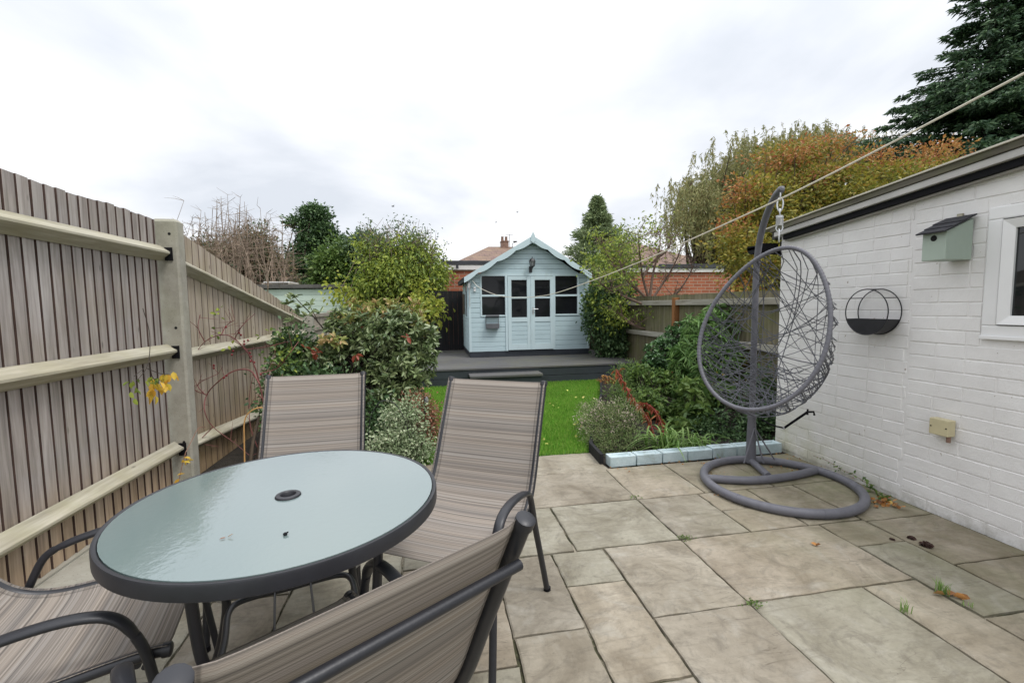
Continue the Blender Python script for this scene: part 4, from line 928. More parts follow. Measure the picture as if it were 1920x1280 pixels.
ed=t.math('ABSOLUTE',t.math('SUBTRACT',sv.outputs[0],.23)); c=t.mix(1.0,c,t.ramp(t.math('MULTIPLY',ed,4),[(0,g(1)),(.795,g(1)),(.80,g(.62)),(.81,g(.62)),(.815,g(.86)),(1,g(.86))]),'MULTIPLY')
t.set(Base_Color=c,Roughness=.75); t.p.inputs['Specular IOR Level'].default_value=.25
tr=t.n('ShaderNodeBsdfTranslucent'); t.l(c,tr.inputs[0]); tp=t.n('ShaderNodeBsdfTransparent'); m1=t.n('ShaderNodeMixShader'); m1.inputs[0].default_value=.30; t.l(t.p.outputs[0],m1.inputs[1]); t.l(tr.outputs[0],m1.inputs[2])
m2=t.n('ShaderNodeMixShader'); m2.inputs[0].default_value=.05; t.l(m1.outputs[0],m2.inputs[1]); t.l(tp.outputs[0],m2.inputs[2]); t.l(m2.outputs[0],t.out.inputs[0]); M['sling']=t.m
def chair_parts(root,first=None):
    HW=.225
    prof=smoothpath([(0,.872),(.055,.755),(.11,.635),(.16,.525),(.205,.455),(.26,.408),(.34,.386),(.46,.390),(.58,.405),(.66,.412),(.70,.410)],5)
    # local frame: +x forward, +y left, z up ; origin under the top of the back
    def L(s,y,z): return (s,y,z)
    for sy in (1,-1):
        mb=MB(); mb.tube([L(s,sy*HW,z) for s,z in prof],.0135,12,flat=1.0,side=(0,1,0)); r_=mb.build('side_rail',M['metal'],root,world=False,smooth=True)
        mb=MB(); 
        for (s,z),(s2,z2) in (((prof[0]),(prof[1])),((prof[-1]),(prof[-2]))):
            d=np.array([s-s2,0,z-z2]); d/=np.linalg.norm(d); p=np.array(L(s,sy*HW,z)); mb.tube([p-d*.012,p+d*.004,p+d*.007],[.0165,.0165,.012],14)
        for c_ in split_build(mb,'end_cap',M['metal'],root,world=False,smooth=True): c_.parent=r_
    # sling
    dp=np.gradient(prof,axis=0); nr=np.stack([-dp[:,1],dp[:,0]],1); nr/=np.linalg.norm(nr,axis=1,keepdims=True)
    nr*=np.where(nr[:,1:2]<0,-1,1)
    k=22; arc=np.r_[0,np.cumsum(np.linalg.norm(np.diff(prof,axis=0),axis=1))]
    V=[];UV=[]; i0,i1=0,len(prof)-1
    for i in range(i0,i1+1):
        s,z=prof[i]
        for j in range(k+1):
            f=j/k; y=(-1+2*f)*(HW+.0085); sag=.011*(1-(2*f-1)**2)*math.sin(math.pi*min(1,max(0,(i-i0)/(i1-i0))))**.6
            edge=.0137*min(1,(abs(2*f-1)*1.04)**12)
            p=prof[i]+nr[i]*(.0012+edge-sag); V.append(L(p[0],y,p[1])); UV.append((f*.46,arc[i]))
    V=np.array(V); V=V+0; kk=k+1; quads=np.array([(a*kk+b,a*kk+b+1,(a+1)*kk+b+1,(a+1)*kk+b) for a in range(i1-i0) for b in range(k)])
    uv=np.array(UV)[quads.ravel()]
    me=np_mesh('sling',V,[quads],True,uv); o=link_mesh('sling',me,M['sling'],root); s_=o.modifiers.new('thickness','SOLIDIFY'); s_.thickness=.0014; s_.offset=0
    # cross bars
    def bar(name,s,z,r,flat=1):
        mb=MB(); mb.tube([L(s,-HW+.008,z),L(s,HW-.008,z)],r,10); mb.build(name,M['metal'],root,world=False,smooth=True)
    bar('back_bar',.006,.80,.009); bar('seat_bar',.635,.386,.009); bar('seat_bar',.30,.362,.009)
    # arms and legs
    for sy in (1,-1):
        Y0=sy*(HW+.028)
        path=smoothpath([(.115,Y0+sy*.012,.004),(.18,Y0+sy*.006,.18),(.24,Y0,.34),(.275,Y0,.43),(.31,Y0,.495),(.37,Y0,.525),(.46,Y0,.545),(.55,Y0,.550),(.612,Y0,.532),(.648,Y0,.480),(.670,Y0,.40),(.695,Y0+sy*.004,.20),(.722,Y0+sy*.008,.004)],5)
        i_a=22; i_b=45
        for nm,seg,rad in (('leg',path[:i_a+1],.0125),('armrest',path[i_a:i_b+1],None),('leg',path[i_b:],.0125)):
            m_=len(seg)
            if rad is None: rr=np.full(m_,.017); rr[0]=.0135; rr[-1]=.0135; rr[1]=.0155; rr[-2]=.0155
            else: rr=np.full(m_,.0125)
            mb=MB(); mb.tube(seg,rr,12,flat=.62 if rad is None else .85,side=(0,1,0)); q=mb.build(nm,M['metal'],root,world=False,smooth=True)
            if nm=='leg':
                e=seg[0] if seg[0][2]<.01 else seg[-1]; mb=MB(); mb.tube([(e[0],e[1],.0),(e[0],e[1],.018)],.0155,10); c_=mb.build('foot_cap',M['black'],root,world=False); c_.parent=q
        mb=MB(); mb.tube([(.275,sy*HW,.398),(.262,Y0,.392)],.007,8).tube([(.66,sy*HW,.40),(.66,Y0,.40)],.007,8); split_build(mb,'bracket',M['metal'],root,world=False)
def copy_tree(o,parent=None):
    c=o.copy(); col.objects.link(c)
    if parent is not None: c.parent=parent
    for ch_ in [x for x in bpy.data.objects if x.parent==o]: copy_tree(ch_,c)
    return c
CH=[('striped sling chair behind the table, its back towards the rose hips and shrubs',(-.575,2.425),R(-88.5)),
    ('striped sling chair right of the table, turned towards it, beside the lawn',(.285,2.025),R(-120)),
    ('striped sling chair closest to the viewer, seen from behind at the bottom of the photo',(-.05,.558),R(123)),
    ('striped sling chair left of the table beside the fence, only its seat and arms showing',(-1.365,1.183),R(15))]
c0=thing('sling_chair',CH[0][0],'chair',(*CH[0][1],0),CH[0][2],'striped sling chairs around the glass table'); chair_parts(c0)
for lb,(x,y),a in CH[1:]:
    c=copy_tree(c0); c['label']=lb; c.location=(x,y,0); c.rotation_euler=(0,0,a)

# ------------------------------------------------------------------ hanging egg chair
es=thing('egg_chair_stand','grey tubular stand with ring base carrying the hanging egg chair','chair stand',(2.30,2.93,0))
RC=np.array([2.215,2.55]); RR=.45
cpts=[]; 
mb=MB(); nn=64
for i in range(nn):
    a=2*math.pi*i/nn; cpts.append((RC[0]+RR*math.cos(a),RC[1]+RR*math.sin(a),.031))
mb.tube(cpts,.0275,14,closed=True); br_=mb.build('ring_base',M['metal_grey'],es,smooth=True)
mb=MB()
for a in (R(-100),R(-25),R(60),R(128),R(200)):
    p=[(RC[0]+RR*math.cos(a+d),RC[1]+RR*math.sin(a+d),.031) for d in (-.035,0,.035)]; mb.tube(p,.0288,14)
for j_ in split_build(mb,'tube_joint',M['metal_grey'],es,smooth=True): j_.parent=br_
PB=np.array([2.325,2.955]); HK=np.array([2.165,2.555])
dv=(HK-PB); dv/=np.linalg.norm(dv); 
aL=R(158); aR=R(18)
pL=RC+RR*np.array([math.cos(aL),math.sin(aL)]); pR=RC+RR*np.array([math.cos(aR),math.sin(aR)])
mb=MB(); mb.tube(smoothpath([(*pL,.031),(*((pL*2+pR)/3+dv*.03+np.array([0,-.06])),.031),(*((pL+pR*2)/3+np.array([0,-.07])),.031),(*pR,.031)],8),.027,14); mb.build('cross_tube',M['metal_grey'],es,smooth=True)
mid=(pL+pR)/2+np.array([.01,-.045]); mb=MB(); mb.tube([(*PB,.035),(*mid,.033)],.024,12); mb.build('base_strut',M['metal_grey'],es,smooth=True)
mb=MB(); mb.tube([(*PB,.02),(*PB,.30),(*PB,.36)],[.036,.030,.027],14); mb.build('lower_pole',M['metal_grey'],es,smooth=True)
mb=MB(); mb.tube([(*PB,.352),(*PB,.372)],.031,14); mb.build('collar',M['metal_grey'],es,smooth=True)
pp=[(*PB,.36),(*PB,.8),(*PB,1.3),(*(PB+dv*.005),1.45),(*(PB+dv*.04),1.60),(*(PB+dv*.11),1.72),(*(PB+dv*.22),1.82),(*(PB+dv*.34),1.885),(*(PB+dv*.435),1.905)]
mb=MB(); mb.tube(smoothpath(pp,7),.0215,14); mb.build('upright_pole',M['metal_grey'],es,smooth=True)
mb=MB(); mb.lathe([(0.0001,.026),(.015,.022),(.022,.0),(.022,-.012)],14,(0,0,0)); V=mb.v[0]
e3=np.array([dv[0],dv[1],.15]); e3/=np.linalg.norm(e3); s3=np.cross(e3,(0,0,1)); s3/=np.linalg.norm(s3); u3=np.cross(s3,e3)
mb.v[0]=np.array([*(PB+dv*.435),1.905])+V[:,0:1]*s3+V[:,1:2]*u3+V[:,2:3]*e3; mb.build('end_cap',M['metal_grey'],es,smooth=True)
mb=MB()
for dx,dy in ((-.12,-.085),(.015,-.115),(.15,-.06)): mb.tube([(PB[0],PB[1]-.03,.29),(PB[0]+dx,PB[1]+dy,.05)],.0055,6)
split_build(mb,'stay_rod',M['metal_grey'],es)
# spring and chain
hk=np.array([*HK,1.87]); sc_=thing('hanging_spring','zinc chain link and coil spring joining the stand to the egg chair','spring',hk)
def oval(c,hx,hz,r,ax,mbx):
    ax=np.array(ax,float); mbx.tube([np.array(c)+ax*hx*math.cos(a)+np.array([0,0,1])*hz*math.sin(a) for a in np.arange(20)*2*math.pi/20],r,6,closed=True)
vR=np.array([.76,-.65,0]); vF=np.array([.65,.76,0])
mb=MB(); oval(hk+np.array([0,0,.0]),.012,.03,.004,vF,mb); oval(hk+np.array([0,0,-.055]),.016,.042,.0045,vR,mb); oval(hk+np.array([0,0,-.103]),.01,.022,.004,vF,mb); split_build(mb,'chain_link',M['zinc'],sc_,smooth=True)
mb=MB(); mb.tube([hk+np.array([.019*math.cos(a),.019*math.sin(a),-.122-.062*a/(2*math.pi*9)]) for a in np.linspace(0,2*math.pi*9,150)],.003,6); mb.build('coil_spring',M['zinc'],sc_,smooth=True)
mb=MB(); oval(hk+np.array([0,0,-.2]),.018,.022,.004,vR,mb); oval(hk+np.array([0,0,-.245]),.008,.04,.0045,vF,mb); split_build(mb,'hook',M['zinc'],sc_,smooth=True)
# pod
PC=np.array([2.06,2.55,1.045]); az=R(57); back=np.array([math.sin(az),math.cos(az),0]); ur=np.array([math.cos(az),-math.sin(az),0]); tilt=R(13)
upv=np.array([0,0,1])*math.cos(tilt)+back*math.sin(tilt); bk=back*math.cos(tilt)-np.array([0,0,1])*math.sin(tilt)
rollp=R(-13); U=ur*math.cos(rollp)+upv*math.sin(rollp); Vv=upv*math.cos(rollp)-ur*math.sin(rollp)
PA,PBh=.352,.525
def podp(p,q,extra=0):
    """disc coordinates (p right, q up, |.|<=1) to the shell"""
    r2=min(1,p*p+q*q); d=(.40+.10*(-q if q<0 else -q*.25))*math.sqrt(max(0,1-r2))**.9
    wdt=PA*(1-.15*q-.05*q*q+.03)
    bl=1+.24*r2*math.sqrt(max(0,1-r2))
    return PC+U*p*wdt*bl+Vv*q*PBh*bl+(bk+np.array([0,0,-.17])+ur*.05)*d+bk*extra
ec=thing('hanging_egg_chair','grey woven egg shaped hanging chair with open wicker strands, no cushion','hanging chair',PC)
rimpts=[podp(math.cos(a),math.sin(a)) for a in np.arange(96)*2*math.pi/96]
n_=96*4; rp=smoothpath(rimpts,4,True); rad=.0135+.0012*np.sin(np.arange(len(rp))*2*math.pi/3.0)
mb=MB(); mb.tube(rp,rad,10,closed=True); mb.build('rim',M['metal_grey'],ec,smooth=True)
mb=MB()
for q0 in (0,):
    mb.tube([podp(.0,q,.006) for q in np.linspace(-1,1,24)],.0036,6); mb.tube([podp(p,-.1,.006) for p in np.linspace(-1,1,24)],.0036,6)
split_build(mb,'shell_frame',M['metal_grey'],ec,smooth=True)
M['strand']=plain('wicker_strand',(.105,.108,.125,1),.6,.25,30,.1)
r2=random.Random(11); strands=[]
for k in range(84):
    m_=k%4
    if m_==0:   # long sweep rim to rim
        a=r2.uniform(0,2*math.pi); b=a+r2.uniform(1.4,3.1)
    elif m_==1: a=r2.uniform(math.pi*1.02,math.pi*1.98); b=r2.uniform(math.pi*1.0,math.pi*2.0)
    elif m_==2: a=r2.uniform(-.6,1.0); b=math.pi-r2.uniform(-.6,1.0)
    else: a=r2.uniform(math.pi*1.05,math.pi*1.95); b=a-r2.uniform(1.2,2.6)
    if abs(((a-b+math.pi)%(2*math.pi))-math.pi)<.35: continue
    P0=np.array([math.cos(a),math.sin(a)]); P1=np.array([math.cos(b),math.sin(b)])
    kink=r2.uniform(-.10,.10); nv=np.array([-(P1-P0)[1],(P1-P0)[0]]); path=[]
    ex=r2.uniform(-.004,.010)
    for f in np.linspace(0,1,15):
        q_=P0+(P1-P0)*f+nv*kink*math.sin(math.pi*f); q_=q_/max(1,np.linalg.norm(q_)); path.append(podp(q_[0],q_[1],ex))
    mb=MB(); mb.tube(path,r2.choice([.0021,.0024,.0029]),5); strands.append(mb)
# low belly strands woven tighter at the bottom
for k in range(18):
    q0=r2.uniform(-.98,-.35); q1=max(-.98,min(-.2,q0+r2.uniform(-.25,.25))); sx0=-math.sqrt(1-q0*q0)*r2.uniform(.2,1); sx1=math.sqrt(1-q1*q1)*r2.uniform(.2,1)
    path=[podp(sx0+(sx1-sx0)*f,q0+(q1-q0)*f+.05*math.sin(math.pi*f*r2.choice([1,2])),.004) for f in np.linspace(0,1,12)]
    mb=MB(); mb.tube(path,.0026,5); strands.append(mb)
# surface weave reads as one woven shell
allm=MB()
for s_ in strands: allm.add(np.vstack(s_.v),s_.f)
allm.build('woven_shell',M['strand'],ec,smooth=True)
st_=thing('elastic_strap','black hooked elastic strap slung under the egg chair','strap',atY(1468,812,2.78))
A=atY(1428,786,2.86);B=atY(1470,802,2.78);C_=atY(1514,772,2.68)
mb=MB(); mb.tube(smoothpath([A,(A+B)/2+np.array([0,0,-.012]),B],6),.006,7).tube(smoothpath([B,(B+C_)/2,C_],4),.0085,7); mb.build('strap_band',M['black'],st_,smooth=True)
mb=MB(); mb.tube([C_,C_+np.array([.03,-.02,.004]),C_+np.array([.035,-.02,-.02])],.007,6).tube([C_+np.array([0,0,.02]),C_-np.array([0,0,.02])],.006,6); mb.build('hook',M['black'],st_)
mb=MB(); mb.tube([B+np.array([-.01,0,.0]),B+np.array([.006,0,.002])],.009,8); mb.build('buckle',M['zinc'],st_)
# pendant cord in the chair and the washing line
M['rope']=plain('rope',(.62,.58,.48,1),.8,.1,60,.3)
Aend=np.array([.755,8.18,1.672]); Bd=np.array([1.883,1.2]); 
nrm2=np.array([Bd[1]-Aend[1],-(Bd[0]-Aend[0])]); LP=[]
for (px_,py_) in ((885,525),(897,538),(925,551),(950,556.5),(985,557.5),(1010,555.5),(1040,550),(1100,530),(1200,491),(1300,447),(1400,402),(1480,365),(1600,305),(1750,227),(1920,138)):
    r_=ray(px_,py_); tt=(nrm2@Aend[:2])/(nrm2@r_[:2]); LP.append(r_*tt+np.array([0,0,H]))
LP.append(LP[-1]+(LP[-1]-LP[-2])*4)
mb=MB(); mb.tube(smoothpath(LP,5),.0042,6); tag(mb.build('washing_line',M['rope'],smooth=True),'cream washing line sagging from the summer house eave to the upper right','washing line')
# ------------------------------------------------------------------ trees and plants
def foliage(root,name,blobs,nc,per,cr,L,W,mat,mode='scatter',six=False,shell=.5,out=.6,droop=.1,twigs=None,fold=.25,curl=.15,jit=.35,aspect=(1,1,1)):
    C,d,idx=sample_blobs(blobs,nc,shell); P,D=clumps(C,d,per,cr,L,out,droop,mode,aspect)
    n=len(P); Ls=L*rng.uniform(1-jit,1+jit,n); V,fs=leafmesh(P,D,Ls,Ls*(W/L),six,fold,curl)
    o=link_mesh(name,np_mesh(name,local(V,root),fs),mat,root)
    return C
def gcol(*c): return [x+(1,) for x in c]
LM={}
LM['maple']=leafmat('maple_leaf',gcol((.06,.07,.014),(.12,.12,.02),(.19,.17,.03),(.24,.19,.035),(.15,.15,.028),(.09,.10,.02),(.26,.15,.03)),.35)
LM['maple_o']=leafmat('maple_leaf_orange',gcol((.23,.10,.035),(.28,.145,.045),(.23,.07,.035),(.27,.17,.05),(.18,.12,.04)),.35)
LM['willow']=leafmat('willow_leaf',gcol((.10,.11,.045),(.17,.17,.07),(.22,.20,.09),(.13,.14,.06)),.3)
LM['conifer']=leafmat('conifer_spray',gcol((.022,.045,.026),(.036,.070,.034),(.070,.112,.052),(.028,.058,.034)),.15,.6)
LM['conifer2']=leafmat('conifer_spray_pale',gcol((.09,.12,.065),(.14,.175,.09),(.20,.235,.12)),.15,.6)
LM['dark']=leafmat('dark_evergreen',gcol((.018,.040,.016),(.032,.062,.024),(.058,.10,.040),(.10,.15,.065)),.2,.4)
LM['holly']=leafmat('grey_green_leaf',gcol((.045,.07,.042),(.07,.105,.06),(.11,.15,.085),(.035,.06,.036)),.2,.4)
LM['mid']=leafmat('mid_green_leaf',gcol((.04,.075,.02),(.075,.12,.03),(.12,.17,.045),(.05,.09,.03)),.3,.45)
LM['yellowgreen']=leafmat('yellow_green_leaf',gcol((.10,.14,.025),(.17,.21,.035),(.25,.28,.05),(.13,.17,.04),(.07,.11,.025)),.35,.5)
LM['yellow']=leafmat('yellow_leaf',gcol((.20,.23,.035),(.28,.28,.045),(.15,.20,.035),(.24,.23,.05)),.4,.5)
LM['photinia']=leafmat('glossy_shrub_leaf',gcol((.045,.07,.03),(.08,.11,.045),(.125,.16,.07),(.18,.21,.105),(.06,.09,.04)),.2,.28,.6)
LM['photinia_new']=leafmat('young_shrub_leaf',gcol((.20,.22,.07),(.26,.21,.08),(.28,.17,.09),(.22,.26,.08),(.16,.20,.06)),.3,.35,.5)
LM['red']=leafmat('red_leaf',gcol((.13,.03,.02),(.20,.05,.03),(.10,.035,.02)),.3,.4)
LM['varieg']=leafmat('variegated_leaf',gcol((.27,.30,.20),(.13,.18,.09),(.36,.38,.27),(.07,.11,.05),(.20,.24,.14)),.25,.5)
LM['redhebe']=leafmat('bronze_leaf',gcol((.17,.07,.05),(.25,.11,.07),(.12,.06,.04),(.14,.12,.06)),.2,.5)
LM['choisya']=leafmat('choisya_leaf',gcol((.02,.05,.018),(.04,.085,.03),(.075,.14,.05)),.2,.3,.6)
LM['bamboo']=leafmat('lance_leaf',gcol((.05,.10,.03),(.09,.16,.045),(.15,.23,.08),(.06,.12,.035)),.3,.45)
LM['heather']=leafmat('heather',gcol((.05,.085,.028),(.10,.15,.05),(.20,.19,.11),(.08,.13,.038),(.16,.19,.08),(.11,.16,.05)),.25,.7)
LM['spurge']=leafmat('rust_red_leaf',gcol((.17,.035,.02),(.26,.07,.03),(.12,.03,.02),(.30,.12,.05)),.3,.5)
LM['strap']=leafmat('strap_leaf',gcol((.07,.13,.03),(.11,.18,.045),(.17,.24,.08)),.3,.4)
LM['brown']=leafmat('brown_foliage',gcol((.12,.085,.05),(.20,.14,.09),(.10,.10,.05),(.07,.085,.04)),.2,.8)
LM['litter']=leafmat('fallen_leaf',gcol((.22,.09,.03),(.32,.15,.05),(.12,.05,.025),(.38,.26,.08)),.2,.7)
LM['lawnleaf']=leafmat('fallen_yellow_leaf',gcol((.45,.42,.10),(.52,.40,.12),(.35,.30,.10)),.2,.7)

# maple behind the outbuilding
y=5.6
mp_=thing('maple_tree','spreading maple in orange and olive autumn leaf behind the white outbuilding','maple tree',(5.2,6.6,0))
B=[blob(1480,385,6.2,80,75),blob(1425,410,6.0,52,85),blob(1560,345,6.2,80,48),blob(1660,345,6.0,75,38),blob(1740,325,6.2,62,28),blob(1600,395,5.8,90,55),blob(1395,480,5.6,42,75),blob(1440,500,5.2,50,70),blob(1480,300,6.6,60,35),blob(1425,600,4.9,40,70),blob(1400,690,4.6,40,50),blob(1520,440,5.4,60,50)]
C=foliage(mp_,'foliage',B,1050,28,.105,.058,.030,LM['maple'],shell=.52,out=.7,droop=.05,aspect=(1.25,1.25,.4),fold=.12)
B2=[blob(1470,300,6.3,70,32),blob(1395,370,6.0,36,50),blob(1375,430,5.8,26,40),blob(1560,275,6.3,70,26),blob(1640,300,6.2,60,25),blob(1740,290,6.2,55,26),blob(1785,285,6.2,30,22),blob(1530,330,6.0,60,30),blob(1700,320,6.1,60,25),blob(1400,540,5.2,20,50),blob(1440,640,4.8,26,45)]
C2=foliage(mp_,'orange_foliage',B2,250,20,.085,.056,.028,LM['maple_o'],shell=.75,out=.7,droop=.05,aspect=(1.2,1.2,.45),fold=.12)
branches(mp_,(5.0,6.8,-.05),np.vstack([C[::7],C2[::5]]),.085,M['bark'],nb=260,trunk_top=(4.9,6.3,2.9))

# weeping willow
wl=thing('willow_tree','tall weeping willow with hanging pale green strands behind the maple','willow tree',(9.5,15.5,0))
yw=15.5; tips=[]; 
for (px,py,rx,ry,n_) in ((1300,400,34,60,22),(1330,370,40,60,26),(1380,330,50,60,40),(1440,290,60,50,46),(1500,265,60,40,46),(1560,270,60,40,38),(1610,275,40,35,24),(1350,440,50,50,26),(1420,380,60,60,30),(1290,350,24,25,8)):
    for k in range(n_):
        tips.append(atY(px+rng.normal()*rx*.55,py+22-ry*.5+rng.normal()*ry*.3,yw+rng.normal()*.9))
tips=np.array(tips); P=[];D=[]; mb=MB()
for tp in tips:
    for q in range(rng.integers(9,15)):
        ln=rng.uniform(.5,1.9)*(1 if tp[0]<8.2 else .6); o=rng.normal(size=3)*np.array([.42,.42,.18]); s0=tp+o; dr=rng.normal(size=2)*.10
        n_=7; pts=[s0+np.array([dr[0]*f*ln+.18*math.sin(f*2)*dr[0],dr[1]*f*ln,.10*math.sin(f*3)-ln*f**1.15]) for f in np.linspace(0,1,n_)]
        mb.tube(pts,.004,3,caps=False)
        m_=int(ln*30); ff=rng.uniform(0,1,m_); idx=ff*(n_-1); i0=idx.astype(int).clip(0,n_-2); fr_=(idx-i0)[:,None]; pa=np.array(pts); pos=pa[i0]*(1-fr_)+pa[i0+1]*fr_
        P.append(pos+rng.normal(size=(m_,3))*.02); D.append(rng.normal(size=(m_,3))*.55+np.array([0,0,-.9]))
P=np.vstack(P);D=np.vstack(D); Ls=rng.uniform(.09,.17,len(P)); V,fs=leafmesh(P,D,Ls,Ls*.26,False,.1,.1)
link_mesh('foliage',np_mesh('foliage',local(V,wl),fs),LM['willow'],wl)
M['willowtwig']=plain('willow_twig',(.26,.19,.08,1),.8,.2,5,0)
mb.build('strands',M['willowtwig'],wl)
branches(wl,(9.8,15.6,-.05),tips-np.array([0,0,.1]),.26,M['bark'],nb=150,trunk_top=(9.4,15.5,5.6))

# big dark conifer, upper right
cf=thing('conifer_tree','tall dark green conifer with feathery drooping branches at the upper right','conifer',(13.5,11.5,0))
yc=11.0; tipsP=[];P=[];D=[]; axis=np.array([16.4,11.2])
prof_=[(13.5,.2),(12,.6),(10.6,.9),(9.4,1.2),(8.6,1.5),(8.0,2.0),(7.2,2.6),(6.6,3.0),(5.8,3.8),(5.2,4.0),(4.4,4.1),(3.4,4.0),(2.0,3.8)]
mb=MB()
for (zc_,rc_) in [(z,np.interp(z,[p[0] for p in prof_][::-1],[p[1] for p in prof_][::-1])) for z in np.arange(2.6,13.6,.30)]:
    nb_=int(20+rc_*6)
    for k in range(nb_):
        a=rng.uniform(0,2*math.pi); 
        if math.sin(a)>.35 or math.cos(a)>.55: continue
        rr=rc_*rng.uniform(.72,1.1); dirh=np.array([math.cos(a),math.sin(a)]); n_=8
        ff=np.linspace(0,1,n_); z0=zc_+rng.uniform(-.15,.15)
        pts=np.stack([axis[0]+dirh[0]*rr*ff,axis[1]+dirh[1]*rr*ff,z0+.10*rr*np.sin(ff*2.6)-.02*rr*ff],1); mb.tube(pts,np.linspace(.03,.006,n_),4,caps=False)
        m_=int(260*max(rr,1.6)/3.2); f=rng.uniform(.25,1.03,m_); idx=(f*(n_-1)).clip(0,n_-1.001); i0=idx.astype(int); fr_=(idx-i0)[:,None]; pos=pts[i0]*(1-fr_)+pts[i0+1]*fr_
        side=np.array([-dirh[1],dirh[0],0]); sp=(1.06-f)[:,None]*rng.uniform(-1,1,(m_,1))*.42*rr**.5
        pos=pos+side*sp+np.c_[np.zeros((m_,2)),-abs(sp[:,0])*.22-rng.uniform(0,.10,m_)]
        P.append(pos); D.append(np.array([*dirh,-.22])[None]*.9+side*np.sign(sp)*rng.uniform(.1,.9,(m_,1))+rng.normal(size=(m_,3))*.3)
P=np.vstack(P);D=np.vstack(D); Ls=rng.uniform(.10,.24,len(P)); V,fs=leafmesh(P,D,Ls,Ls*.30,False,.1,.25)
link_mesh('foliage',np_mesh('foliage',local(V,cf),fs),LM['conifer'],cf); mb.build('branch',M['twig_dark'],cf)
mb=MB(); mb.tube([(axis[0],axis[1],-.05),(axis[0],axis[1],6),(axis[0],axis[1],13.4)],[.35,.2,.04],10); mb.build('trunk',M['bark'],cf)

def cone_tree(name,label,px,ptop,pbot,hw,y,mat,n=1500):
    b=atY(px,pbot,y); tpt=atY(px,ptop,y); ht=tpt[2]; r=px_r(hw,y); th=thing(name,label,'conifer',(tpt[0],y,0)); zb=max(.2,b[2]-1.0); P=[];D=[]
    for k in range(n):
        f=rng.uniform(0,1)**1.2; a=rng.uniform(0,2*math.pi); rr=r*(f**1.0)*rng.uniform(.45,1.1)*(1+.30*math.sin(f*37)); z=ht-(ht-zb)*f
        m_=14; c=np.array([tpt[0]+rr*math.cos(a),y+rr*math.sin(a),z]); P.append(c+rng.normal(size=(m_,3))*np.array([.13,.13,.08])*(.4+f)); D.append(np.array([math.cos(a),math.sin(a),.25])+rng.normal(size=(m_,3))*.5)
    P=np.vstack(P);D=np.vstack(D); Ls=rng.uniform(.08,.18,len(P)); V,fs=leafmesh(P,D,Ls,Ls*.35,False,.1,.1); link_mesh('foliage',np_mesh('foliage',local(V,th),fs),mat,th)
    mb=MB(); mb.tube([(tpt[0],y,-.05),(tpt[0],y,ht*.6),(tpt[0],y,ht)],[.14,.07,.01],7); mb.build('trunk',M['bark'],th); return th
cone_tree('conifer_tree','pointed grey green conifer rising behind the right slope of the summer house roof',1120,372,500,74,17,LM['conifer2'],2000)

# tall dark evergreen, left of centre
ev=thing('evergreen_tree','dark evergreen with open uneven crown rising behind the pale green shed','evergreen tree',(-4.6,15,0))
y=15; B=[blob(592,404,y,24,18,w=.9),blob(563,418,y,18,9,w=.35),blob(606,434,y,24,15,w=.8),blob(634,458,y,9,14,w=.25),blob(588,455,y,26,26,w=1),blob(565,500,y,34,38,w=2),blob(600,510,y,50,42,w=2),blob(540,520,y,30,30,w=1),blob(612,480,y,24,14,w=.5)]
C=foliage(ev,'foliage',B,560,34,.095,.095,.05,LM['dark'],shell=.5,droop=.05,aspect=(1,1,.7)); branches(ev,(-5.0,15,-.05),C,.16,M['bark'],nb=110,trunk_top=atY(595,400,y))
sb=thing('broadleaf_tree','rounded mid green tree between the dark evergreen and the yellow leaved tree','tree',(-3.0,14,0))
y=13.6; B=[blob(640,510,y,38,48),blob(670,490,y,28,30),blob(618,530,y,30,40),blob(675,530,y,34,36)]
C=foliage(sb,'foliage',B,520,30,.15,.11,.06,LM['mid'],shell=.5); B=[blob(640,540,y+.3,60,45),blob(690,540,y+.3,60,40),blob(690,475,y,30,22,w=300)]
C2=foliage(sb,'inner_foliage',B,420,30,.16,.11,.06,LM['holly'],shell=.6); branches(sb,(-2.9,13.7,-.05),np.vstack([C,C2]),.10,M['bark'],nb=120,trunk_top=(-2.9,13.7,2.6))

# pale yellow green tree with bare top twigs
yt=thing('yellow_leaved_tree','twiggy tree turning yellow green, left of the brick garage','tree',(-.9,10.3,0))
y=10.4; B=[blob(760,500,y,72,44,w=3),blob(725,520,y,48,42,w=2),blob(800,525,y,40,45,w=2),blob(750,550,y,70,36,w=2.4),blob(700,540,y,30,40,w=1),blob(690,470,y,22,24,w=.4),blob(775,465,y,50,18,w=.7)]
C=foliage(yt,'foliage',B,950,15,.11,.075,.042,LM['yellowgreen'],shell=.6,droop=.5,curl=.25)
B2=[blob(796,562,9.6,26,24,w=1),blob(815,582,9.4,12,16,w=.4),blob(672,560,y,26,22,w=.8),blob(640,548,y,22,14,w=.4),blob(790,590,9.2,18,22,w=.5),blob(740,490,y,40,30,w=.5)]
C2=foliage(yt,'yellow_foliage',B2,120,9,.12,.085,.055,LM['yellow'],six=True,shell=.7,droop=.8)
tops=np.array([atY(700+rng.uniform(-30,120),450+rng.normal()*16-(1 if k%2 else 0)*10,y+rng.normal()*.3) for k in range(110)])
branches(yt,(-.8,10.5,-.05),np.vstack([C[::4],C2[::2]]),.075,M['bark'],nb=220,trunk_top=(-.8,10.5,2.2))
mb=MB(); TB=np.array([-.8,10.5,1.4])
P=[];D=[]
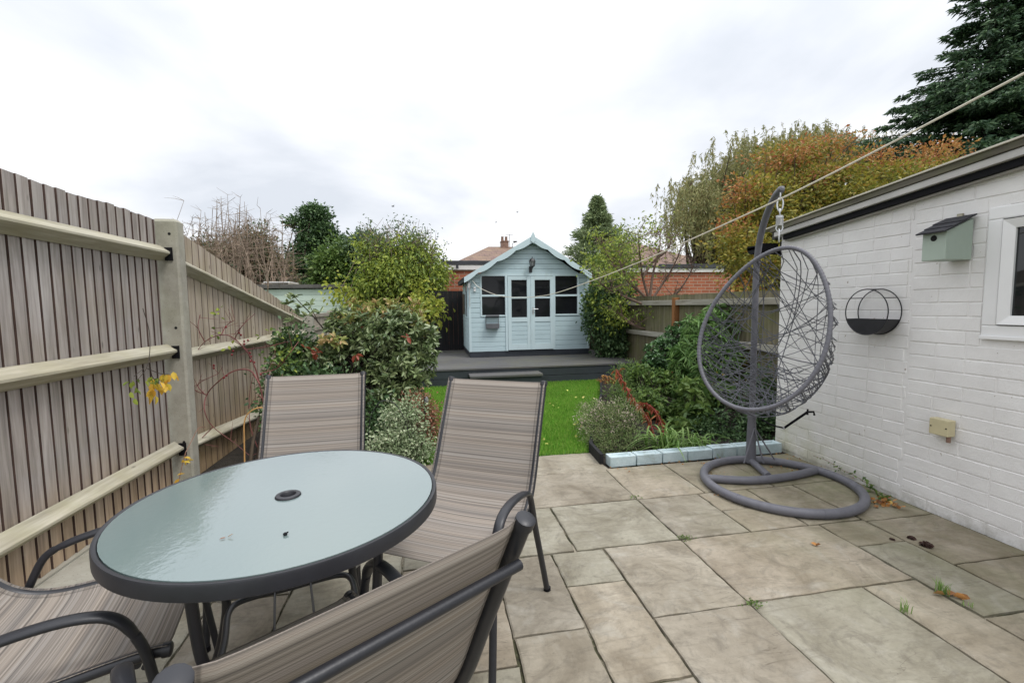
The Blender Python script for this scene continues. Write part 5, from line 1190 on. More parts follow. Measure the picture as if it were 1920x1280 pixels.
for tp in tops:
    s0=TB+rng.normal(size=3)*np.array([.5,.2,.25]); p=smoothpath([s0,(s0*.45+tp*.55)+rng.normal(size=3)*.05,tp],4); mb.tube(p,np.linspace(.010,.003,len(p)),4)
    for q in range(4):
        f=rng.uniform(.5,.95); i=int(f*(len(p)-1)); e=p[i]+np.array([rng.normal()*.14,rng.normal()*.14,rng.uniform(.08,.28)]); mb.tube([p[i],e],[.005,.002],3)
        P.append(e+rng.normal(size=(5,3))*.05); D.append(rng.normal(size=(5,3)))
mb.build('bare_twigs',M['twig'],yt); P=np.vstack(P);D=np.vstack(D); V,fs=leafmesh(P,D,.06,.03,False); link_mesh('sparse_leaves',np_mesh('sparse_leaves',local(V,yt),fs),LM['holly'],yt)

# bare thicket beyond the sloping fence
th_=thing('bare_thicket_tree','bare twiggy tree thicket with tall thin whips beyond the sloping fence bay','bare tree',(-6.2,12.5,0))
mb=MB(); y=12.5; base=atY(440,600,y)
for k in range(520):
    px=rng.normal()*52+440; 
    if px<335 or px>555: continue
    top=452+abs(px-440)*.28+rng.normal()*22-(rng.uniform(0,60) if k%14==0 else 0); yy=y+rng.normal()*.7
    a=atY(px+rng.normal()*22,575,yy); b=atY(px,top,yy); mid=(a+b)/2+rng.normal(size=3)*.13
    p=smoothpath([a,mid,b],4); mb.tube(p,np.linspace(.013,.004,len(p)),4,caps=False)
    for q in range(6):
        i=rng.integers(2,len(p)); d=np.array([rng.normal()*.24,rng.normal()*.24,rng.uniform(-.03,.26)]); e=p[i]+d; mb.tube([p[i],p[i]+d*.5+rng.normal(size=3)*.03,e],[.006,.0045,.002],3,caps=False)
for (px,top) in ((358,408),(372,395),(388,398),(405,392),(415,368),(428,365),(445,392),(452,370),(458,378),(470,400),(480,412),(497,400),(505,402),(530,410),(547,425),(400,375),(438,402),(463,388),(380,420),(344,420),(512,420)):
    for rep in range(2):
        yy=y+rng.normal()*.5; b=atY(px+rng.normal()*3,top+rep*14,yy); a=atY(px+rng.normal()*8,560,yy); p=smoothpath([a,(a+b)/2+rng.normal(size=3)*.05,b],5); mb.tube(p,np.linspace(.017,.004,len(p)),4,caps=False)
        for q in range(16):
            i=rng.integers(3,len(p)); d=np.array([rng.choice([-1,1])*rng.uniform(.05,.24),rng.normal()*.1,rng.uniform(.02,.16)]); mb.tube([p[i],p[i]+d],[.005,.002],3,caps=False)
mb.build('bare_branches',M['twig'],th_)
B=[blob(440,510,y,70,40,w=2),blob(480,470,y,26,40,w=.8),blob(400,490,y,50,36,w=1),blob(500,520,y,45,36,w=1.4),blob(430,545,y,90,30,w=2)]
foliage(th_,'sparse_foliage',B,900,22,.13,.09,.03,LM['brown'],shell=.6)
foliage(th_,'green_foliage',B,420,20,.13,.09,.03,LM['holly'],shell=.6)
mb=MB(); a=atY(440,600,y); mb.tube([(a[0],y,-.05),(a[0],y,1.3)],[.12,.06],8); mb.build('trunk',M['bark'],th_)

# apple tree behind the right bed
ap=thing('apple_tree','small nearly bare apple tree with reddish trunk in front of the right garage','apple tree',(3.05,6.9,0))
b0=atY(1224,622,6.9); base=np.array([b0[0]+.02,6.9,-.02]); fork=atY(1218,565,6.9); mb=MB()
mb.tube(smoothpath([base,(base+fork)/2+np.array([.02,0,0]),fork],5),np.linspace(.062,.045,11),8); tk=mb.build('trunk',M['bark_red'],ap,smooth=True)
lim=[((1218,565),(1185,530),(1165,500),(1160,462)),((1218,565),(1205,520),(1200,480),(1196,440)),((1218,568),(1240,535),(1262,500),(1282,455)),((1222,572),(1262,555),(1285,528),(1300,500)),((1218,560),(1225,510),(1236,470),(1238,435)),((1216,575),(1180,560),(1145,545),(1125,530)),((1218,565),(1170,520),(1140,480),(1128,455)),((1224,620),(1190,610),(1165,590),(1150,585)),((1205,520),(1225,490),(1250,470),(1262,440))]
mb=MB(); tw=[]
for q in lim:
    dy=np.cumsum(np.r_[0,rng.normal(size=len(q)-1)*.14]); p=smoothpath([atY(a,b,6.9+dd) for (a,b),dd in zip(q,dy)],6); mb.tube(p,np.linspace(.024,.006,len(p)),6)
    for k in range(22):
        i=rng.integers(5,len(p)); d=np.array([rng.normal()*.16,rng.normal()*.16,rng.uniform(-.02,.24)]); e=p[i]+d; pth=smoothpath([p[i],p[i]+d*.5+rng.normal(size=3)*.02,e],3); mb.tube(pth,np.linspace(.006,.0025,len(pth)),4); tw.append(e)
        for z_ in range(3):
            d2=np.array([rng.normal()*.07,rng.normal()*.07,rng.uniform(0,.1)]); mb.tube([e-d*.3*z_,e-d*.3*z_+d2],[.003,.0015],3); tw.append(e+d2)
M['bark_br']=plain('brown_bark',(.17,.115,.09,1),.9,.3,9,.3); mb.build('limbs',M['bark_br'],ap,smooth=True)
tw=np.array(tw); sel=tw[(tw[:,0]<atY(1215,500,6.9)[0])|(rng.uniform(size=len(tw))<.10)]
P,D=clumps(sel,unit(rng.normal(size=sel.shape)),3,.04,.05,.6,.4); V,fs=leafmesh(P,D,rng.uniform(.04,.065,len(P)),.028,True); link_mesh('foliage',np_mesh('foliage',local(V,ap),fs),LM['yellowgreen'],ap)
# pale leafy tree just right of the summer house
lt=thing('leafy_tree','yellow green leafy tree between the summer house and the bare apple tree','tree',(3.6,9.4,0))
y=9.0; B=[blob(1130,488,y,36,20),blob(1160,470,y,26,24),blob(1115,505,y,22,18),blob(1180,445,y+2,30,16),blob(1135,530,8.6,30,24),blob(1160,510,y,36,24)]
C=foliage(lt,'foliage',B,230,9,.10,.060,.034,LM['yellowgreen'],shell=.7,droop=.4); C2=foliage(lt,'green_foliage',B,90,10,.10,.055,.030,LM['mid'],shell=.7,droop=.3); branches(lt,(3.7,9.3,-.05),np.vstack([C,C2]),.05,M['bark'],nb=160,trunk_top=(3.6,9.2,1.9))
# evergreen bush beside the summer house
iv=thing('evergreen_bush','dense dark glossy evergreen bush against the right side of the summer house','bush',(3.1,7.7,0))
y=7.75; B=[blob(1138,605,y,44,48),blob(1132,560,y,30,26),blob(1150,640,y,36,34),blob(1120,570,y-.1,22,40),blob(1165,560,y,28,34)]
C=foliage(iv,'foliage',B,720,14,.06,.055,.032,LM['dark'],six=True,shell=.35,droop=.3); C2=foliage(iv,'pale_leaves',[blob(1135,525,y,30,20),blob(1120,560,y-.2,20,34),blob(1145,590,y-.3,36,40)],110,8,.05,.055,.034,LM['yellowgreen'],six=True,shell=.5,droop=.3)
branches(iv,(3.05,7.8,-.02),C,.04,M['bark'],nb=120,trunk_top=(3.0,7.8,1.1),name='stems')
# hedge masses closing the view behind the gardens
hd=thing('hedge','dark mixed hedge far beyond the sloping fence and green shed','hedge',(-6,17,0))
B=[(x,17.5+rng.normal()*.5,1.0,1.6,1.0,1.25+rng.uniform(-.2,.3)) for x in np.arange(-16,1.5,1.4)]
C=foliage(hd,'foliage',B,900,22,.22,.17,.08,LM['holly'],shell=.4); branches(hd,(-6,17.8,-.05),C,.08,M['bark'],nb=60,trunk_top=(-6,17.8,1.4),name='stems')
hd=thing('hedge','dark green hedge in the distance between the right garage and the maple','hedge',(12,18,0))
B=[(x,18.5+rng.normal()*.5,1.2,1.6,1.0,1.5+rng.uniform(-.2,.3)) for x in np.arange(5,24,1.4)]
C=foliage(hd,'foliage',B,900,22,.22,.17,.08,LM['dark'],shell=.4); branches(hd,(12,18.8,-.05),C,.08,M['bark'],nb=60,trunk_top=(12,18.8,1.5),name='stems')

# ---- left border
ph=thing('evergreen_shrub','large glossy evergreen shrub with pinkish young tips, between the table and the lawn','shrub',(-.75,4.4,0))
y=4.3; B=[blob(735,660,y,62,75,w=3),blob(700,620,y+.2,70,50,w=2),blob(755,625,y,50,50,w=2),blob(660,640,y+.2,55,50,w=1.6),blob(615,670,y+.2,60,40,w=1.4),blob(735,735,y-.2,45,60,w=1.6),blob(560,690,y+.2,40,26,w=.6),blob(800,655,y-.1,22,50,w=.8),blob(640,600,y+.3,30,24,w=.5),blob(540,650,y+.3,26,40,w=.5),blob(770,700,y-.2,34,60,w=.8)]
C=foliage(ph,'foliage',B,1150,9,.032,.064,.024,LM['photinia'],mode='whorl',six=True,shell=.5,droop=.05,jit=.3)
B2=[blob(700,574,y+.2,58,14,w=1),blob(755,580,y+.1,45,20,w=.8),blob(650,590,y+.2,35,18,w=.5),blob(790,620,y,18,40,w=.5),blob(620,640,y,30,16,w=.3)]
C2=foliage(ph,'young_leaves',B2,95,8,.03,.060,.024,LM['photinia_new'],mode='whorl',six=True,shell=.6,droop=-.1,jit=.3)
C3=foliage(ph,'red_leaves',[blob(650,655,y-.3,45,20),blob(590,665,y-.3,40,30),blob(760,640,y-.4,25,20)],6,4,.03,.055,.026,LM['red'],mode='whorl',six=True,shell=.8,droop=.2)
arm=[atY(610,620,y+.2),atY(585,590,y+.1),atY(565,570,y),atY(553,557,y)]
mb=MB(); mb.tube(smoothpath(arm,5),np.linspace(.007,.003,16),5); arm2=[atY(600,610,y),atY(590,590,y),atY(582,575,y)]; mb.tube(smoothpath(arm2,4),.003,4); mb.build('stem',M['twig_dark'],ph)
tt=np.array([atY(px,py,y) for px,py in ((545,560),(553,555),(565,575),(560,590),(540,570),(582,572),(578,590),(600,585),(545,600))]); P,D=clumps(tt,np.tile([0,0,.6],(len(tt),1)),7,.015,.08,.6,0,'whorl'); V,fs=leafmesh(P,D,.075,.026,True); link_mesh('foliage',np_mesh('foliage',local(V,ph),fs),LM['photinia'],ph)
branches(ph,(-.75,4.45,-.02),np.vstack([C[::3],C2[::2]]),.04,M['twig_dark'],nb=230,trunk_top=(-.8,4.4,.9),name='stems')
vs=thing('variegated_shrub','cream variegated small leaved shrub at the near end of the left border','shrub',(-.38,3.62,0))
B=[blob(750,815,3.5,50,42,w=2),blob(725,840,3.45,35,24,w=1),blob(785,840,3.5,24,26,w=1),blob(765,770,3.6,30,26,w=.7),blob(740,780,3.6,22,20,w=.4)]
C=foliage(vs,'foliage',B,430,14,.036,.022,.013,LM['varieg'],six=False,shell=.62); branches(vs,(-.38,3.6,-.02),C,.015,M['twig_dark'],nb=200,trunk_top=(-.38,3.6,.15),name='stems')
rh=thing('bronze_shrub','low rusty bronze leaved shrub beside the lawn, left of the right chair','shrub',(-.2,3.95,0))
B=[blob(785,775,3.9,30,38),blob(795,805,3.85,26,30)]
C=foliage(rh,'foliage',B,420,12,.035,.024,.012,LM['redhebe'],shell=.45); branches(rh,(-.2,3.95,-.02),C,.015,M['twig_dark'],nb=120,trunk_top=(-.2,3.95,.2),name='stems')
# darker ivy filling the foot of the border by the fence
iv2=thing('border_ivy','dark small leaved evergreen ground shrub at the foot of the left fence','shrub',(-1.45,4.1,0))
B=[blob(545,720,4.2,40,34),blob(520,760,4.0,28,40),blob(560,650,4.5,26,40),blob(610,740,4.2,70,50),blob(700,800,3.9,60,50)]
C=foliage(iv2,'foliage',B,480,12,.05,.036,.024,LM['dark'],six=True,shell=.5); C2=foliage(iv2,'pale_leaves',[blob(540,660,4.4,30,40),blob(530,700,4.2,30,30)],60,7,.045,.034,.026,LM['mid'],six=True,shell=.7)
branches(iv2,(-1.5,4.2,-.02),np.vstack([C,C2]),.02,M['twig_dark'],nb=160,trunk_top=(-1.4,4.1,.5),name='stems')

# rose with hips against the fence
rs=thing('rose_bush','arching bare rose with dark red hips against the sloping fence bay','rose',(-1.5,3.75,0))
YR=3.72; rl=[[(492,860),(500,800),(487,720),(470,670),(440,635),(415,628),(385,640),(362,668)],[(487,720),(470,695),(440,695),(410,715),(388,740),(384,770),(400,800),(440,830),(470,855)],[(470,672),(462,655),(440,640)],[(415,628),(425,610),(440,600)],[(487,700),(520,690),(545,660),(560,640)],[(500,800),(520,740),(530,700)],[(440,635),(455,610),(478,588)],[(388,740),(365,730),(355,705)],[(385,740),(372,720),(410,700)],[(384,640),(372,615),(375,590)],[(400,800),(370,830),(345,860)],[(462,655),(500,650),(540,640)],[(484,740),(510,770),(505,850)],[(492,860),(470,800),(468,740),(476,700)]]
mb=MB(); ends=[]
for q in rl:
    p=smoothpath([atY(a,b,YR+rng.normal()*.03) for a,b in q],5); mb.tube(p,np.linspace(.0065 if len(q)>6 else .004,.002,len(p)),5)
    for k in range(7):
        i=rng.integers(2,len(p)); d=rng.normal(size=3)*np.array([.05,.03,.05])+np.array([0,0,.02]); mb.tube([p[i],p[i]+d*.5,p[i]+d],[.002,.0016,.001],3); ends.append(p[i]+d)
mb.build('stems',plain('rose_stem',(.16,.05,.045,1),.7,.4,8,.1),rs)
M['hip']=plain('rose_hip',(.16,.008,.012,1),.25,.2,10,0)
for (a,b) in ((401,615),(424,613),(448,624),(452,628),(458,640),(465,638),(435,665),(437,658),(469,662),(471,668),(470,677),(477,679),(401,685),(401,690),(425,704),(420,708),(489,702),(505,703),(458,645)):
    c=atY(a,b,YR+rng.normal()*.03); mb=MB(); mb.lathe([(0.0001,-.009),(.006,-.006),(.0082,0),(.006,.006),(.002,.010)],8,c); mb.build('rose_hip',M['hip'],rs,smooth=True)
E_=np.array([atY(a,b,YR) for a,b in ((415,585),(410,590),(405,622),(500,628),(430,650),(545,640),(530,660),(555,660),(540,690))]); P,D=clumps(E_,np.tile([.0,0,.2],(len(E_),1)),4,.02,.03,.6,.1); V,fs=leafmesh(P,D,.034,.02,True); link_mesh('leaves',np_mesh('leaves',local(V,rs),fs),LM['yellowgreen'],rs)
# stray shoots at the fence with yellowing leaves
sh2=thing('climbing_shoot','stray climbing shoot with yellow leaves hanging on the near fence bay','climber',(-1.62,3.0,0))
X0=-1.60; mb=MB()
for q in ([(268,578),(280,620),(281,660),(275,690),(258,712)],[(281,670),(284,700),(290,712)],[(270,690),(252,705)],[(275,690),(300,700),(318,702)]): mb.tube(smoothpath([atX(a,b,X0) for a,b in q],4),.0022,4)
mb.build('stem',M['twig_dark'],sh2)
E_=np.array([atX(a,b,X0) for a,b in ((284,722),(292,728),(283,738),(312,702),(320,698),(310,712),(296,715))]); P,D=clumps(E_,np.tile([0,0,-1.],(len(E_),1)),3,.015,.05,.4,.8); V,fs=leafmesh(P,D,.055,.032,True); link_mesh('yellow_leaves',np_mesh('yellow_leaves',local(V,sh2),fs),leafmat('amber_leaf',gcol((.50,.22,.03),(.55,.33,.05)),.4),sh2)
E_=np.array([atX(a,b,X0) for a,b in ((248,718),(262,712),(290,700),(300,708),(252,730))]); P,D=clumps(E_,np.tile([0,0,-1.],(len(E_),1)),3,.02,.05,.4,.6); V,fs=leafmesh(P,D,.04,.024,True); link_mesh('leaves',np_mesh('leaves',local(V,sh2),fs),LM['yellowgreen'],sh2)
sh3=thing('climbing_shoot','low red stemmed shoot with amber leaves beside the first concrete post','climber',(-1.5,3.2,0)); mb=MB()
X0=-1.50
for q in ([(385,800),(372,803),(360,825),(348,848)],[(348,848),(340,880),(335,905)],[(348,850),(352,870)]): mb.tube(smoothpath([atX(a,b,X0) for a,b in q],4),.0022,4)
mb.build('stem',M['bark_red'],sh3); E_=np.array([atX(a,b,X0) for a,b in ((344,858),(350,862),(340,868),(334,895))]); P,D=clumps(E_,np.tile([1.,0,0],(len(E_),1)),2,.01,.05,.4,.1); V,fs=leafmesh(P,D,.04,.02,True); link_mesh('yellow_leaves',np_mesh('yellow_leaves',local(V,sh3),fs),bpy.data.materials['amber_leaf'],sh3)
# cane hoop and cut stems behind the back chair
mb=MB(); YC=3.05; q=[(459,868),(458,820),(458,795),(463,778),(476,767),(492,764),(508,770),(516,790),(518,830),(518,868)]; mb.tube(smoothpath([atY(a,b,YC) for a,b in q],5),.0042,6)
tag(mb.build('cane_hoop',plain('cane',(.50,.28,.10,1),.6,.15,20,.1),smooth=True),'tan cane hoop stuck in the soil behind the back chair','plant hoop')
for k,(hx_,lab) in enumerate(((0,'x'),)):
    mb=MB(); q=[(690,870),(692,800),(700,770),(715,752),(740,756),(760,790),(770,830),(780,870)]; mb.tube(smoothpath([atY(a,b,3.45) for a,b in q],5),.003,6); tag(mb.build('wire_hoop',M['blackmetal'],smooth=True),'thin dark wire hoop over the cream variegated shrub','plant hoop')
sg=thing('cut_stems','bundle of thick brown cut stems leaning by the fence left of the back chair','stems',(-1.35,3.3,0)); mb=MB()
for (a,b,c_,d_) in ((468,885,486,780),(482,885,500,770),(492,888,512,800),(476,885,496,830),(500,885,520,760),(510,885,498,790)):
    p=smoothpath([atY(a,b,3.3),atY((a+c_)/2-3,(b+d_)/2,3.3),atY(c_,d_,3.35)],5); mb.tube(p,np.linspace(.014,.008,len(p)),6)
mb.build('stems',M['bark'],sg)
# solar stake light
sk_=thing('garden_stake_light','slim dark stake light with crystal top standing beside the bronze shrub','stake light',(atY(793,860,3.75)[0],3.75,0))
a=atY(795,735,3.75); mb=MB(); mb.tube([(a[0],3.75,-.02),(a[0],3.75,a[2])],.004,6); mb.build('stake',M['blackmetal'],sk_); mb=MB(); mb.lathe([(0.001,0),(.016,.02),(.018,.04),(.008,.06),(0.001,.065)],8,(a[0]+.02,3.75,a[2]-.10)); mb.build('lens',M['lampglass'],sk_)

# ---- right border
def shrub(name,label,cat,base,B,nc,per,cr,L,W,mat,stems=80,trunk=None,mode='scatter',six=True,shell=.4,droop=.15,rad=.02,jit=.3,smat='twig_dark',curl=.15):
    th=thing(name,label,cat,(*base,0)); C=foliage(th,'foliage',B,nc,per,cr,L,W,LM[mat],mode=mode,six=six,shell=shell,droop=droop,jit=jit,curl=curl)
    zt=max(b[2] for b in B); branches(th,(*base,-.02),C,rad,M[smat],nb=stems,trunk_top=(*base,zt*.7),name='stems'); return th
y=5.4; shrub('choisya_shrub','rounded dark glossy green shrub below the apple tree','shrub',(2.75,5.5),[blob(1250,660,5.4,45,36),blob(1228,685,5.3,28,34),blob(1275,628,5.5,30,28)],420,9,.035,.048,.026,'choisya',mode='whorl',stems=120)
shrub('lance_leaved_shrub','tall bright green shrub with long narrow leaves behind the egg chair','shrub',(3.05,4.8),[blob(1320,620,4.8,44,45),blob(1300,680,4.7,50,60),blob(1360,600,4.8,50,40),blob(1345,680,4.6,50,70),blob(1285,740,4.5,30,40)],600,9,.05,.10,.018,'bamboo',mode='whorl',stems=160,shell=.4,droop=.35,curl=.3)
shrub('leafy_border_shrub','loose pale green leafy shrub in the middle of the right hand border','shrub',(2.35,4.6),[blob(1240,720,4.7,40,30),blob(1220,760,4.4,40,34),blob(1280,770,4.3,40,34),blob(1200,700,4.9,24,20)],320,9,.05,.055,.026,'mid',mode='whorl',stems=120,shell=.5)
shrub('grey_green_shrub','fine grey green shrub at the lawn edge near the deck corner','shrub',(2.2,5.1),[blob(1180,705,5.3,34,26),blob(1205,720,5.0,34,34),blob(1165,735,4.9,26,26),blob(1190,750,4.6,30,26)],460,14,.04,.030,.010,'mid',stems=90,six=False)
shrub('variegated_border_shrub','broad leaved yellow green shrub behind the left rim of the egg chair','shrub',(2.5,4.1),[blob(1300,730,4.2,34,22),blob(1340,740,4.1,34,26),blob(1310,780,4.0,34,30),blob(1270,800,3.9,30,26)],170,8,.045,.085,.042,'mid',mode='whorl',stems=70,shell=.5,droop=.3)
shrub('dark_low_shrub','dark low evergreen shrub in shade beside the outbuilding corner','shrub',(2.75,3.85),[blob(1400,790,3.8,60,50),blob(1440,740,3.8,40,60),blob(1380,830,3.6,70,24),blob(1330,810,3.8,40,34)],460,12,.05,.035,.018,'dark',stems=120,shell=.5)
shrub('heather_clump','spreading heather with faded pink flower tips beside the patio and lawn','heather',(1.72,3.75),[blob(1130,795,3.8,54,42),blob(1165,785,3.8,44,38),blob(1115,775,4.1,34,26),blob(1120,825,3.6,30,22),blob(1175,825,3.55,36,24),blob(1150,845,3.45,40,14)],1300,10,.024,.020,.005,'heather',stems=260,six=False,shell=.4,droop=-.3,rad=.008)
ht=[o for o in bpy.data.objects if o.name.startswith('heather_clump')][0]; LM['tips']=leafmat('faded_flower',gcol((.36,.28,.24),(.44,.35,.31),(.30,.20,.20)),.2,.7)
foliage(ht,'flower_tips',[blob(1130,782,3.78,56,34),blob(1160,775,3.8,46,30),blob(1105,800,3.75,26,30)],210,6,.014,.012,.006,LM['tips'],shell=.15,six=False)
# strap leaved clump
def straps(root,c,n,Lr,wd,mat,spread=1.0,name='leaves'):
    P=[];Fc=[];k=0; V=[]
    for i in range(n):
        a=rng.uniform(0,2*math.pi); L_=rng.uniform(*Lr); e=rng.uniform(.4,1.25); m_=8; d=np.array([math.cos(a),math.sin(a),0]); s_=np.array([-d[1],d[0],0]); b=np.array(c)+rng.normal(size=3)*np.array([.05,.05,0])*spread
        for j in range(m_+1):
            f=j/m_; p=b+d*L_*(.15*f+.75*f*f)*math.cos(e)*1.3+np.array([0,0,L_*(math.sin(e)*f*1.25-.75*f**2.4)]); w_=wd*(1-f**2.2)*.5+.0006
            V+= [p+s_*w_,p-np.array([0,0,w_*.5]),p-s_*w_]
            if j<m_: q=k+j*3; Fc+=[(q,q+1,q+4,q+3),(q+1,q+2,q+5,q+4)]
        k+=(m_+1)*3
    V=np.array(V); V[:,2]=np.maximum(V[:,2],.003); return link_mesh(name,np_mesh(name,local(V,root),[np.array(Fc)]),mat,root)
dl=thing('daylily_clump','arching strap leaved green clump behind the blue edging bricks','strap leaved plant',(1.98,3.42,0))
straps(dl,(1.90,3.42,0),75,(.25,.42),.016,LM['strap'],1.4); straps(dl,(2.15,3.40,0),45,(.18,.34),.014,LM['strap'],1.3)
sgp=thing('rust_red_stems','two leaning rust red leafy stems crossing in front of the green border shrubs','perennial',(1.75,3.9,0))
mb=MB(); P=[];D=[]
for q,rd in (([(1235,850),(1222,800),(1205,770),(1185,745),(1168,715),(1155,692)],1),([(1248,838),(1243,805),(1232,775),(1215,758),(1200,755)],1),([(1215,845),(1208,820)],.4)):
    p=smoothpath([atY(a,b,3.75+.09*i) for i,(a,b) in enumerate(q)],6); mb.tube(p,np.linspace(.005,.0025,len(p)),5)
    for i in range(2,len(p)):
        for z_ in range(4): P.append(p[i]+rng.normal(size=3)*.008); D.append(np.array([rng.normal()*.7,rng.normal()*.5,-.9+rng.normal()*.3]))
mb.build('stem',plain('red_stem',(.30,.05,.05,1),.6,.2,9,.05),sgp); V,fs=leafmesh(np.array(P),np.array(D),rng.uniform(.035,.075,len(P)),.016,True,curl=.3); link_mesh('leaves',np_mesh('leaves',local(V,sgp),fs),LM['spurge'],sgp)
fn=thing('dried_fern','small dried brown fern frond by the deck corner','fern',(2.0,5.0,0)); c=atY(1150,715,5.1); mb=MB(); P=[];D=[]
for e in ((1128,703),(1135,715),(1165,690),(1120,712)):
    p=smoothpath([c,(c+atY(*e,5.1))/2+np.array([0,0,.03]),atY(*e,5.1)],6); mb.tube(p,.0025,4)
    for q_ in p: P+= [q_]*3; D+= list(rng.normal(size=(3,3))*np.array([.6,.4,.5])-np.array([0,0,.5]))
mb.tube([c,(c[0],c[1],0)],.004,4); mb.build('stem',M['twig'],fn); V,fs=leafmesh(np.array(P),np.array(D),.05,.012,False); link_mesh('fronds',np_mesh('fronds',local(V,fn),fs),LM['litter'],fn)
# vine creeping along the wall foot
vn=thing('creeping_vine','small green creeper growing along the foot of the white wall','creeper',(2.72,2.5,0)); mb=MB(); q=[(2.77,2.86,.07),(2.765,2.74,.075),(2.76,2.62,.055),(2.755,2.50,.05),(2.74,2.40,.035),(2.71,2.31,.015),(2.69,2.22,.01)]
p=smoothpath(q,7); mb.tube(p,.0022,4); mb.build('stem',M['twig'],vn); w_=np.linspace(.3,1,len(p))
P=np.repeat(p,3,0)+rng.normal(size=(len(p)*3,3))*.008; D=rng.normal(size=(len(P),3))*.6+np.array([-.5,-.3,.3]); Ls=np.repeat(w_,3)*rng.uniform(.022,.05,len(P)); kp=rng.uniform(size=len(P))<np.repeat(w_,3)*.8; V,fs=leafmesh(P[kp],D[kp],Ls[kp],Ls[kp]*.5,True); V[:,2]=np.maximum(V[:,2],.004); link_mesh('leaves',np_mesh('leaves',local(V,vn),fs),LM['mid'],vn)

# ---- litter, weeds and little things
def litter(name,label,pts,n,sx_,L,mat,flat=.006,cat='fallen leaves'):
    P=[]
    for (x,y_) in pts: P.append(np.c_[rng.normal(x,sx_,n),rng.normal(y_,sx_,n),rng.uniform(.006,.006+flat,n)])
    P=np.vstack(P); D=rng.normal(size=(len(P),3))*np.array([1,1,.12]); Ls=L*rng.uniform(.5,1.2,len(P)); V,fs=leafmesh(P,D,Ls,Ls*.5,True,.12,-.1); V[:,2]=np.maximum(V[:,2],.005)
    return tag(link_mesh(name,np_mesh(name,V,fs),mat),label,cat,kind='stuff')
litter('fallen_leaves','small heap of brown fallen leaves beside the near right of the ring base',[(2.60,2.21),(2.65,2.18)],24,.028,.036,LM['litter'],.02)
litter('fallen_leaves','scattered brown leaf crumbs inside the egg chair ring and along the wall foot',[(1.90,2.83),(2.45,2.83),(2.55,2.85),(1.98,2.80),(2.74,3.0),(2.75,2.8),(2.74,3.1),(2.77,2.6),(1.35,3.09),(1.6,3.10),(1.9,3.11),(2.2,3.11),(2.5,3.12),(1.75,2.5),(2.0,3.0),(2.4,3.05),(1.8,3.05)],9,.040,.016,LM['litter'],.006)
P=np.c_[rng.uniform(-.1,2.4,90),rng.uniform(3.6,6.7,90),rng.uniform(.030,.040,90)]; kp=inpoly(P[:,0],P[:,1],lawn); P=P[kp]; V,fs=leafmesh(P,rng.normal(size=P.shape)*np.array([1,1,.15]),rng.uniform(.02,.045,len(P)),.024,True,.15,-.1); tag(link_mesh('fallen_leaves',np_mesh('fallen_leaves',V,fs),LM['lawnleaf']),'small yellow leaves scattered over the lawn','fallen leaves',kind='stuff')
def tuftmesh(x,y,n,h):
    b=np.c_[rng.normal(x,.010,n),rng.normal(y,.010,n),np.zeros(n)]; a=rng.uniform(0,2*np.pi,n); L_=rng.uniform(.5,1,n)*h; o=np.c_[np.cos(a),np.sin(a),np.zeros(n)]*(L_*rng.uniform(.15,.7,n))[:,None]; sd=np.c_[-np.sin(a),np.cos(a),np.zeros(n)]*.0016
    V=np.zeros((n,5,3)); V[:,0]=b-sd; V[:,1]=b+sd; m=b+o*.35; m[:,2]=L_*.6; V[:,2]=m+sd*.8; V[:,3]=m-sd*.8; tp=b+o; tp[:,2]=L_; V[:,4]=tp; I=np.arange(n)[:,None]*5
    return V.reshape(-1,3),[np.hstack([I,I+1,I+2,I+3]),np.hstack([I+3,I+2,I+4])]
def tuft(name,label,x,y,n,h,mat='strap',wd=.004):
    th=thing(name,label,'weed',(x,y,0)); V,fs=tuftmesh(x,y,n,h); link_mesh('blades',np_mesh('blades',local(V,th),fs),LM['strap'],th); return th
a=atZ(960+1605/2,780+665/2,0); tuft('grass_tuft','larger green grass tuft in the right hand paving joint next to a brown leaf',a[0],a[1],40,.075)
a=atZ(960+1470/2,780+735/2,0); tuft('grass_tuft','small green grass tuft in the paving joint, nearer the middle of the patio',a[0],a[1],22,.06)
a=atZ(960+1715/2,780+715/2,0); tuft('grass_tuft','tiny grass tuft right of the brown leaf in the paving',a[0],a[1],10,.035)
for (zx,zy,lb) in ((650,462,'low weed where four slabs meet right of the middle chair'),(905,712,'low weed at the slab corner in the centre of the patio'),(458,308,'tiny weed in the joint below the lawn corner')):
    a=atZ(960+zx/2,780+zy/2,0); th=thing('weed',lb,'weed',(a[0],a[1],0)); m_=70 if zx!=458 else 30; P=np.c_[rng.normal(a[0],.020,m_),rng.normal(a[1],.013,m_),rng.uniform(.003,.014,m_)]; V,fs=leafmesh(P,rng.normal(size=(m_,3))+np.array([0,0,.8]),.011,.006,False); link_mesh('leaves',np_mesh('leaves',local(V,th),fs),LM['mid'],th)
a=atZ(960+1635/2,780+680/2,0); P=np.array([[a[0],a[1],.012],[a[0]+.012,a[1]-.008,.014],[a[0]-.012,a[1]+.004,.012],[a[0]+.03,a[1]-.012,.010]]); V,fs=leafmesh(P,np.array([[1,.2,.2],[.6,-.7,.2],[-.8,.4,.2],[1,-.6,0]]),.045,.03,True,.2,.2); tag(link_mesh('dead_leaf',np_mesh('dead_leaf',V,fs),LM['litter']),'curled brown leaf lying beside the larger grass tuft','leaf')
a=atZ(960+1138/2,780+492/2,0); V,fs=leafmesh(np.array([[a[0],a[1],.008],[a[0]+.01,a[1],.008]]),np.array([[1,.2,.3],[-.4,.8,.3]]),.03,.018,True,.2,.2); tag(link_mesh('dead_leaf',np_mesh('dead_leaf',V,fs),LM['litter']),'tiny ochre leaf alone on the large middle slab','leaf')
M['cone']=plain('pine_cone',(.05,.022,.016,1),.85,.5,60,.5)
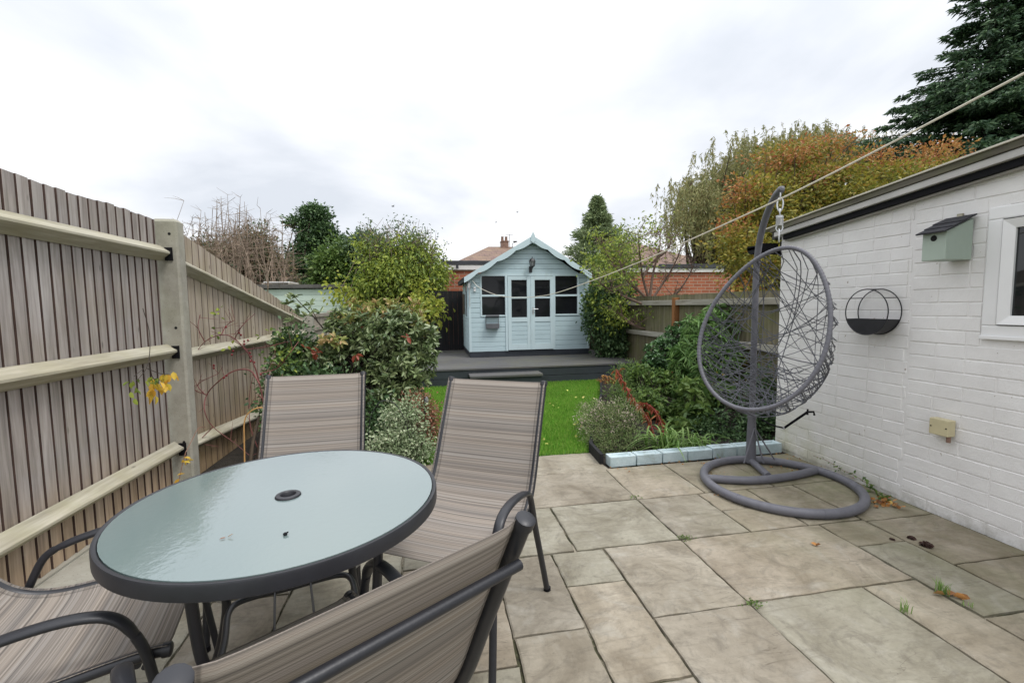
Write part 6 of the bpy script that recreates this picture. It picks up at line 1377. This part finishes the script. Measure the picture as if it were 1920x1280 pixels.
for (zx,zy,r,lb) in ((1552,490,.021,'largest dark pine cone on the patio near the white wall'),(1497,462,.014,'middle sized dark pine cone on the patio left of the largest'),(1425,464,.009,'smallest dark pine cone, leftmost of the three on the patio')):
    a=atZ(960+zx/2,780+zy/2,0); th=thing('pine_cone',lb,'pine cone',(a[0],a[1],0),group='pine cones on the patio'); mb=MB(); mb.lathe([(0.0001,.004),(r*.8,.005),(r,r*.5),(r*.7,r*.9),(0.0001,r*1.05)],10,(a[0],a[1],0)); mb.build('core',M['cone'],th)
    m_=60; d=unit(rng.normal(size=(m_,3))); d[:,2]=abs(d[:,2])*.8; P=np.array([a[0],a[1],r*.4])+d*r*np.array([.9,.9,.5]); V,fs=leafmesh(P,d,r*.6,r*.6,False,.1,.1); V[:,2]=np.maximum(V[:,2],.002); link_mesh('scales',np_mesh('scales',local(V,th),fs),M['cone'],th)
a=atZ(424,1008,TZ+.004); V,fs=leafmesh(np.array([[a[0],a[1],TZ+.005],[a[0]+.002,a[1]+.001,TZ+.005]]),np.array([[-1,-.25,.08],[.7,.3,.4]]),.013,.0045,True,.2,.1); tag(link_mesh('dead_leaf',np_mesh('dead_leaf',V,fs),LM['litter']),'tan seed wing lying on the frosted glass table','leaf')
a=atZ(535,1002,TZ+.004); mb=MB(); mb.lathe([(0.0001,0),(.0045,.001),(.005,.004),(.0001,.007)],8,(a[0],a[1],TZ+.0035)).tube([(a[0],a[1],TZ+.007),(a[0]+.006,a[1]+.003,TZ+.009)],.0018,5); tag(mb.build('dark_berry',M['black'],smooth=True),'small black berry lying near the centre of the table','berry')
a=atZ(195,1092,.0); V,fs=leafmesh(np.array([[a[0],a[1],.02]]),np.array([[.9,.5,.1]]),.11,.04,True,.2,.1); tag(link_mesh('dead_leaf',np_mesh('dead_leaf',V,fs),bpy.data.materials['amber_leaf']),'yellow leaf on the ground between the left chair and the fence','leaf')
for i,(px_,py_,s_,lb) in enumerate(((737,387,.32,'small dark bird in flight above the yellow leaved tree'),(970,398,.26,'small bird in flight above the chimney, the right of two together'),(930,417,.2,'tiny bird in flight above the chimney, the left and lower one'))):
    c=atY(px_,py_,40); mb=MB()
    ax=np.array([.8,.6,.15]); ax/=np.linalg.norm(ax); wv_=np.array([-.4,.5,.7]); wv_/=np.linalg.norm(wv_)
    mb.tube([c-ax*s_*.5,c-ax*s_*.3,c,c+ax*s_*.3,c+ax*s_*.42],[.006,.03*s_/.3,.045*s_/.3,.03*s_/.3,.008],6)
    for sg_ in (1,-1): mb.tube([c,c+sg_*np.array([wv_[0],wv_[1],abs(wv_[2])*.6*sg_])*s_*.6,c+sg_*np.array([wv_[0]*1.3,wv_[1],.3*sg_])*s_],[.03,.025,.006],5,flat=.2)
    tag(mb.build('bird',M['black']),lb,'bird',group='birds in the sky')
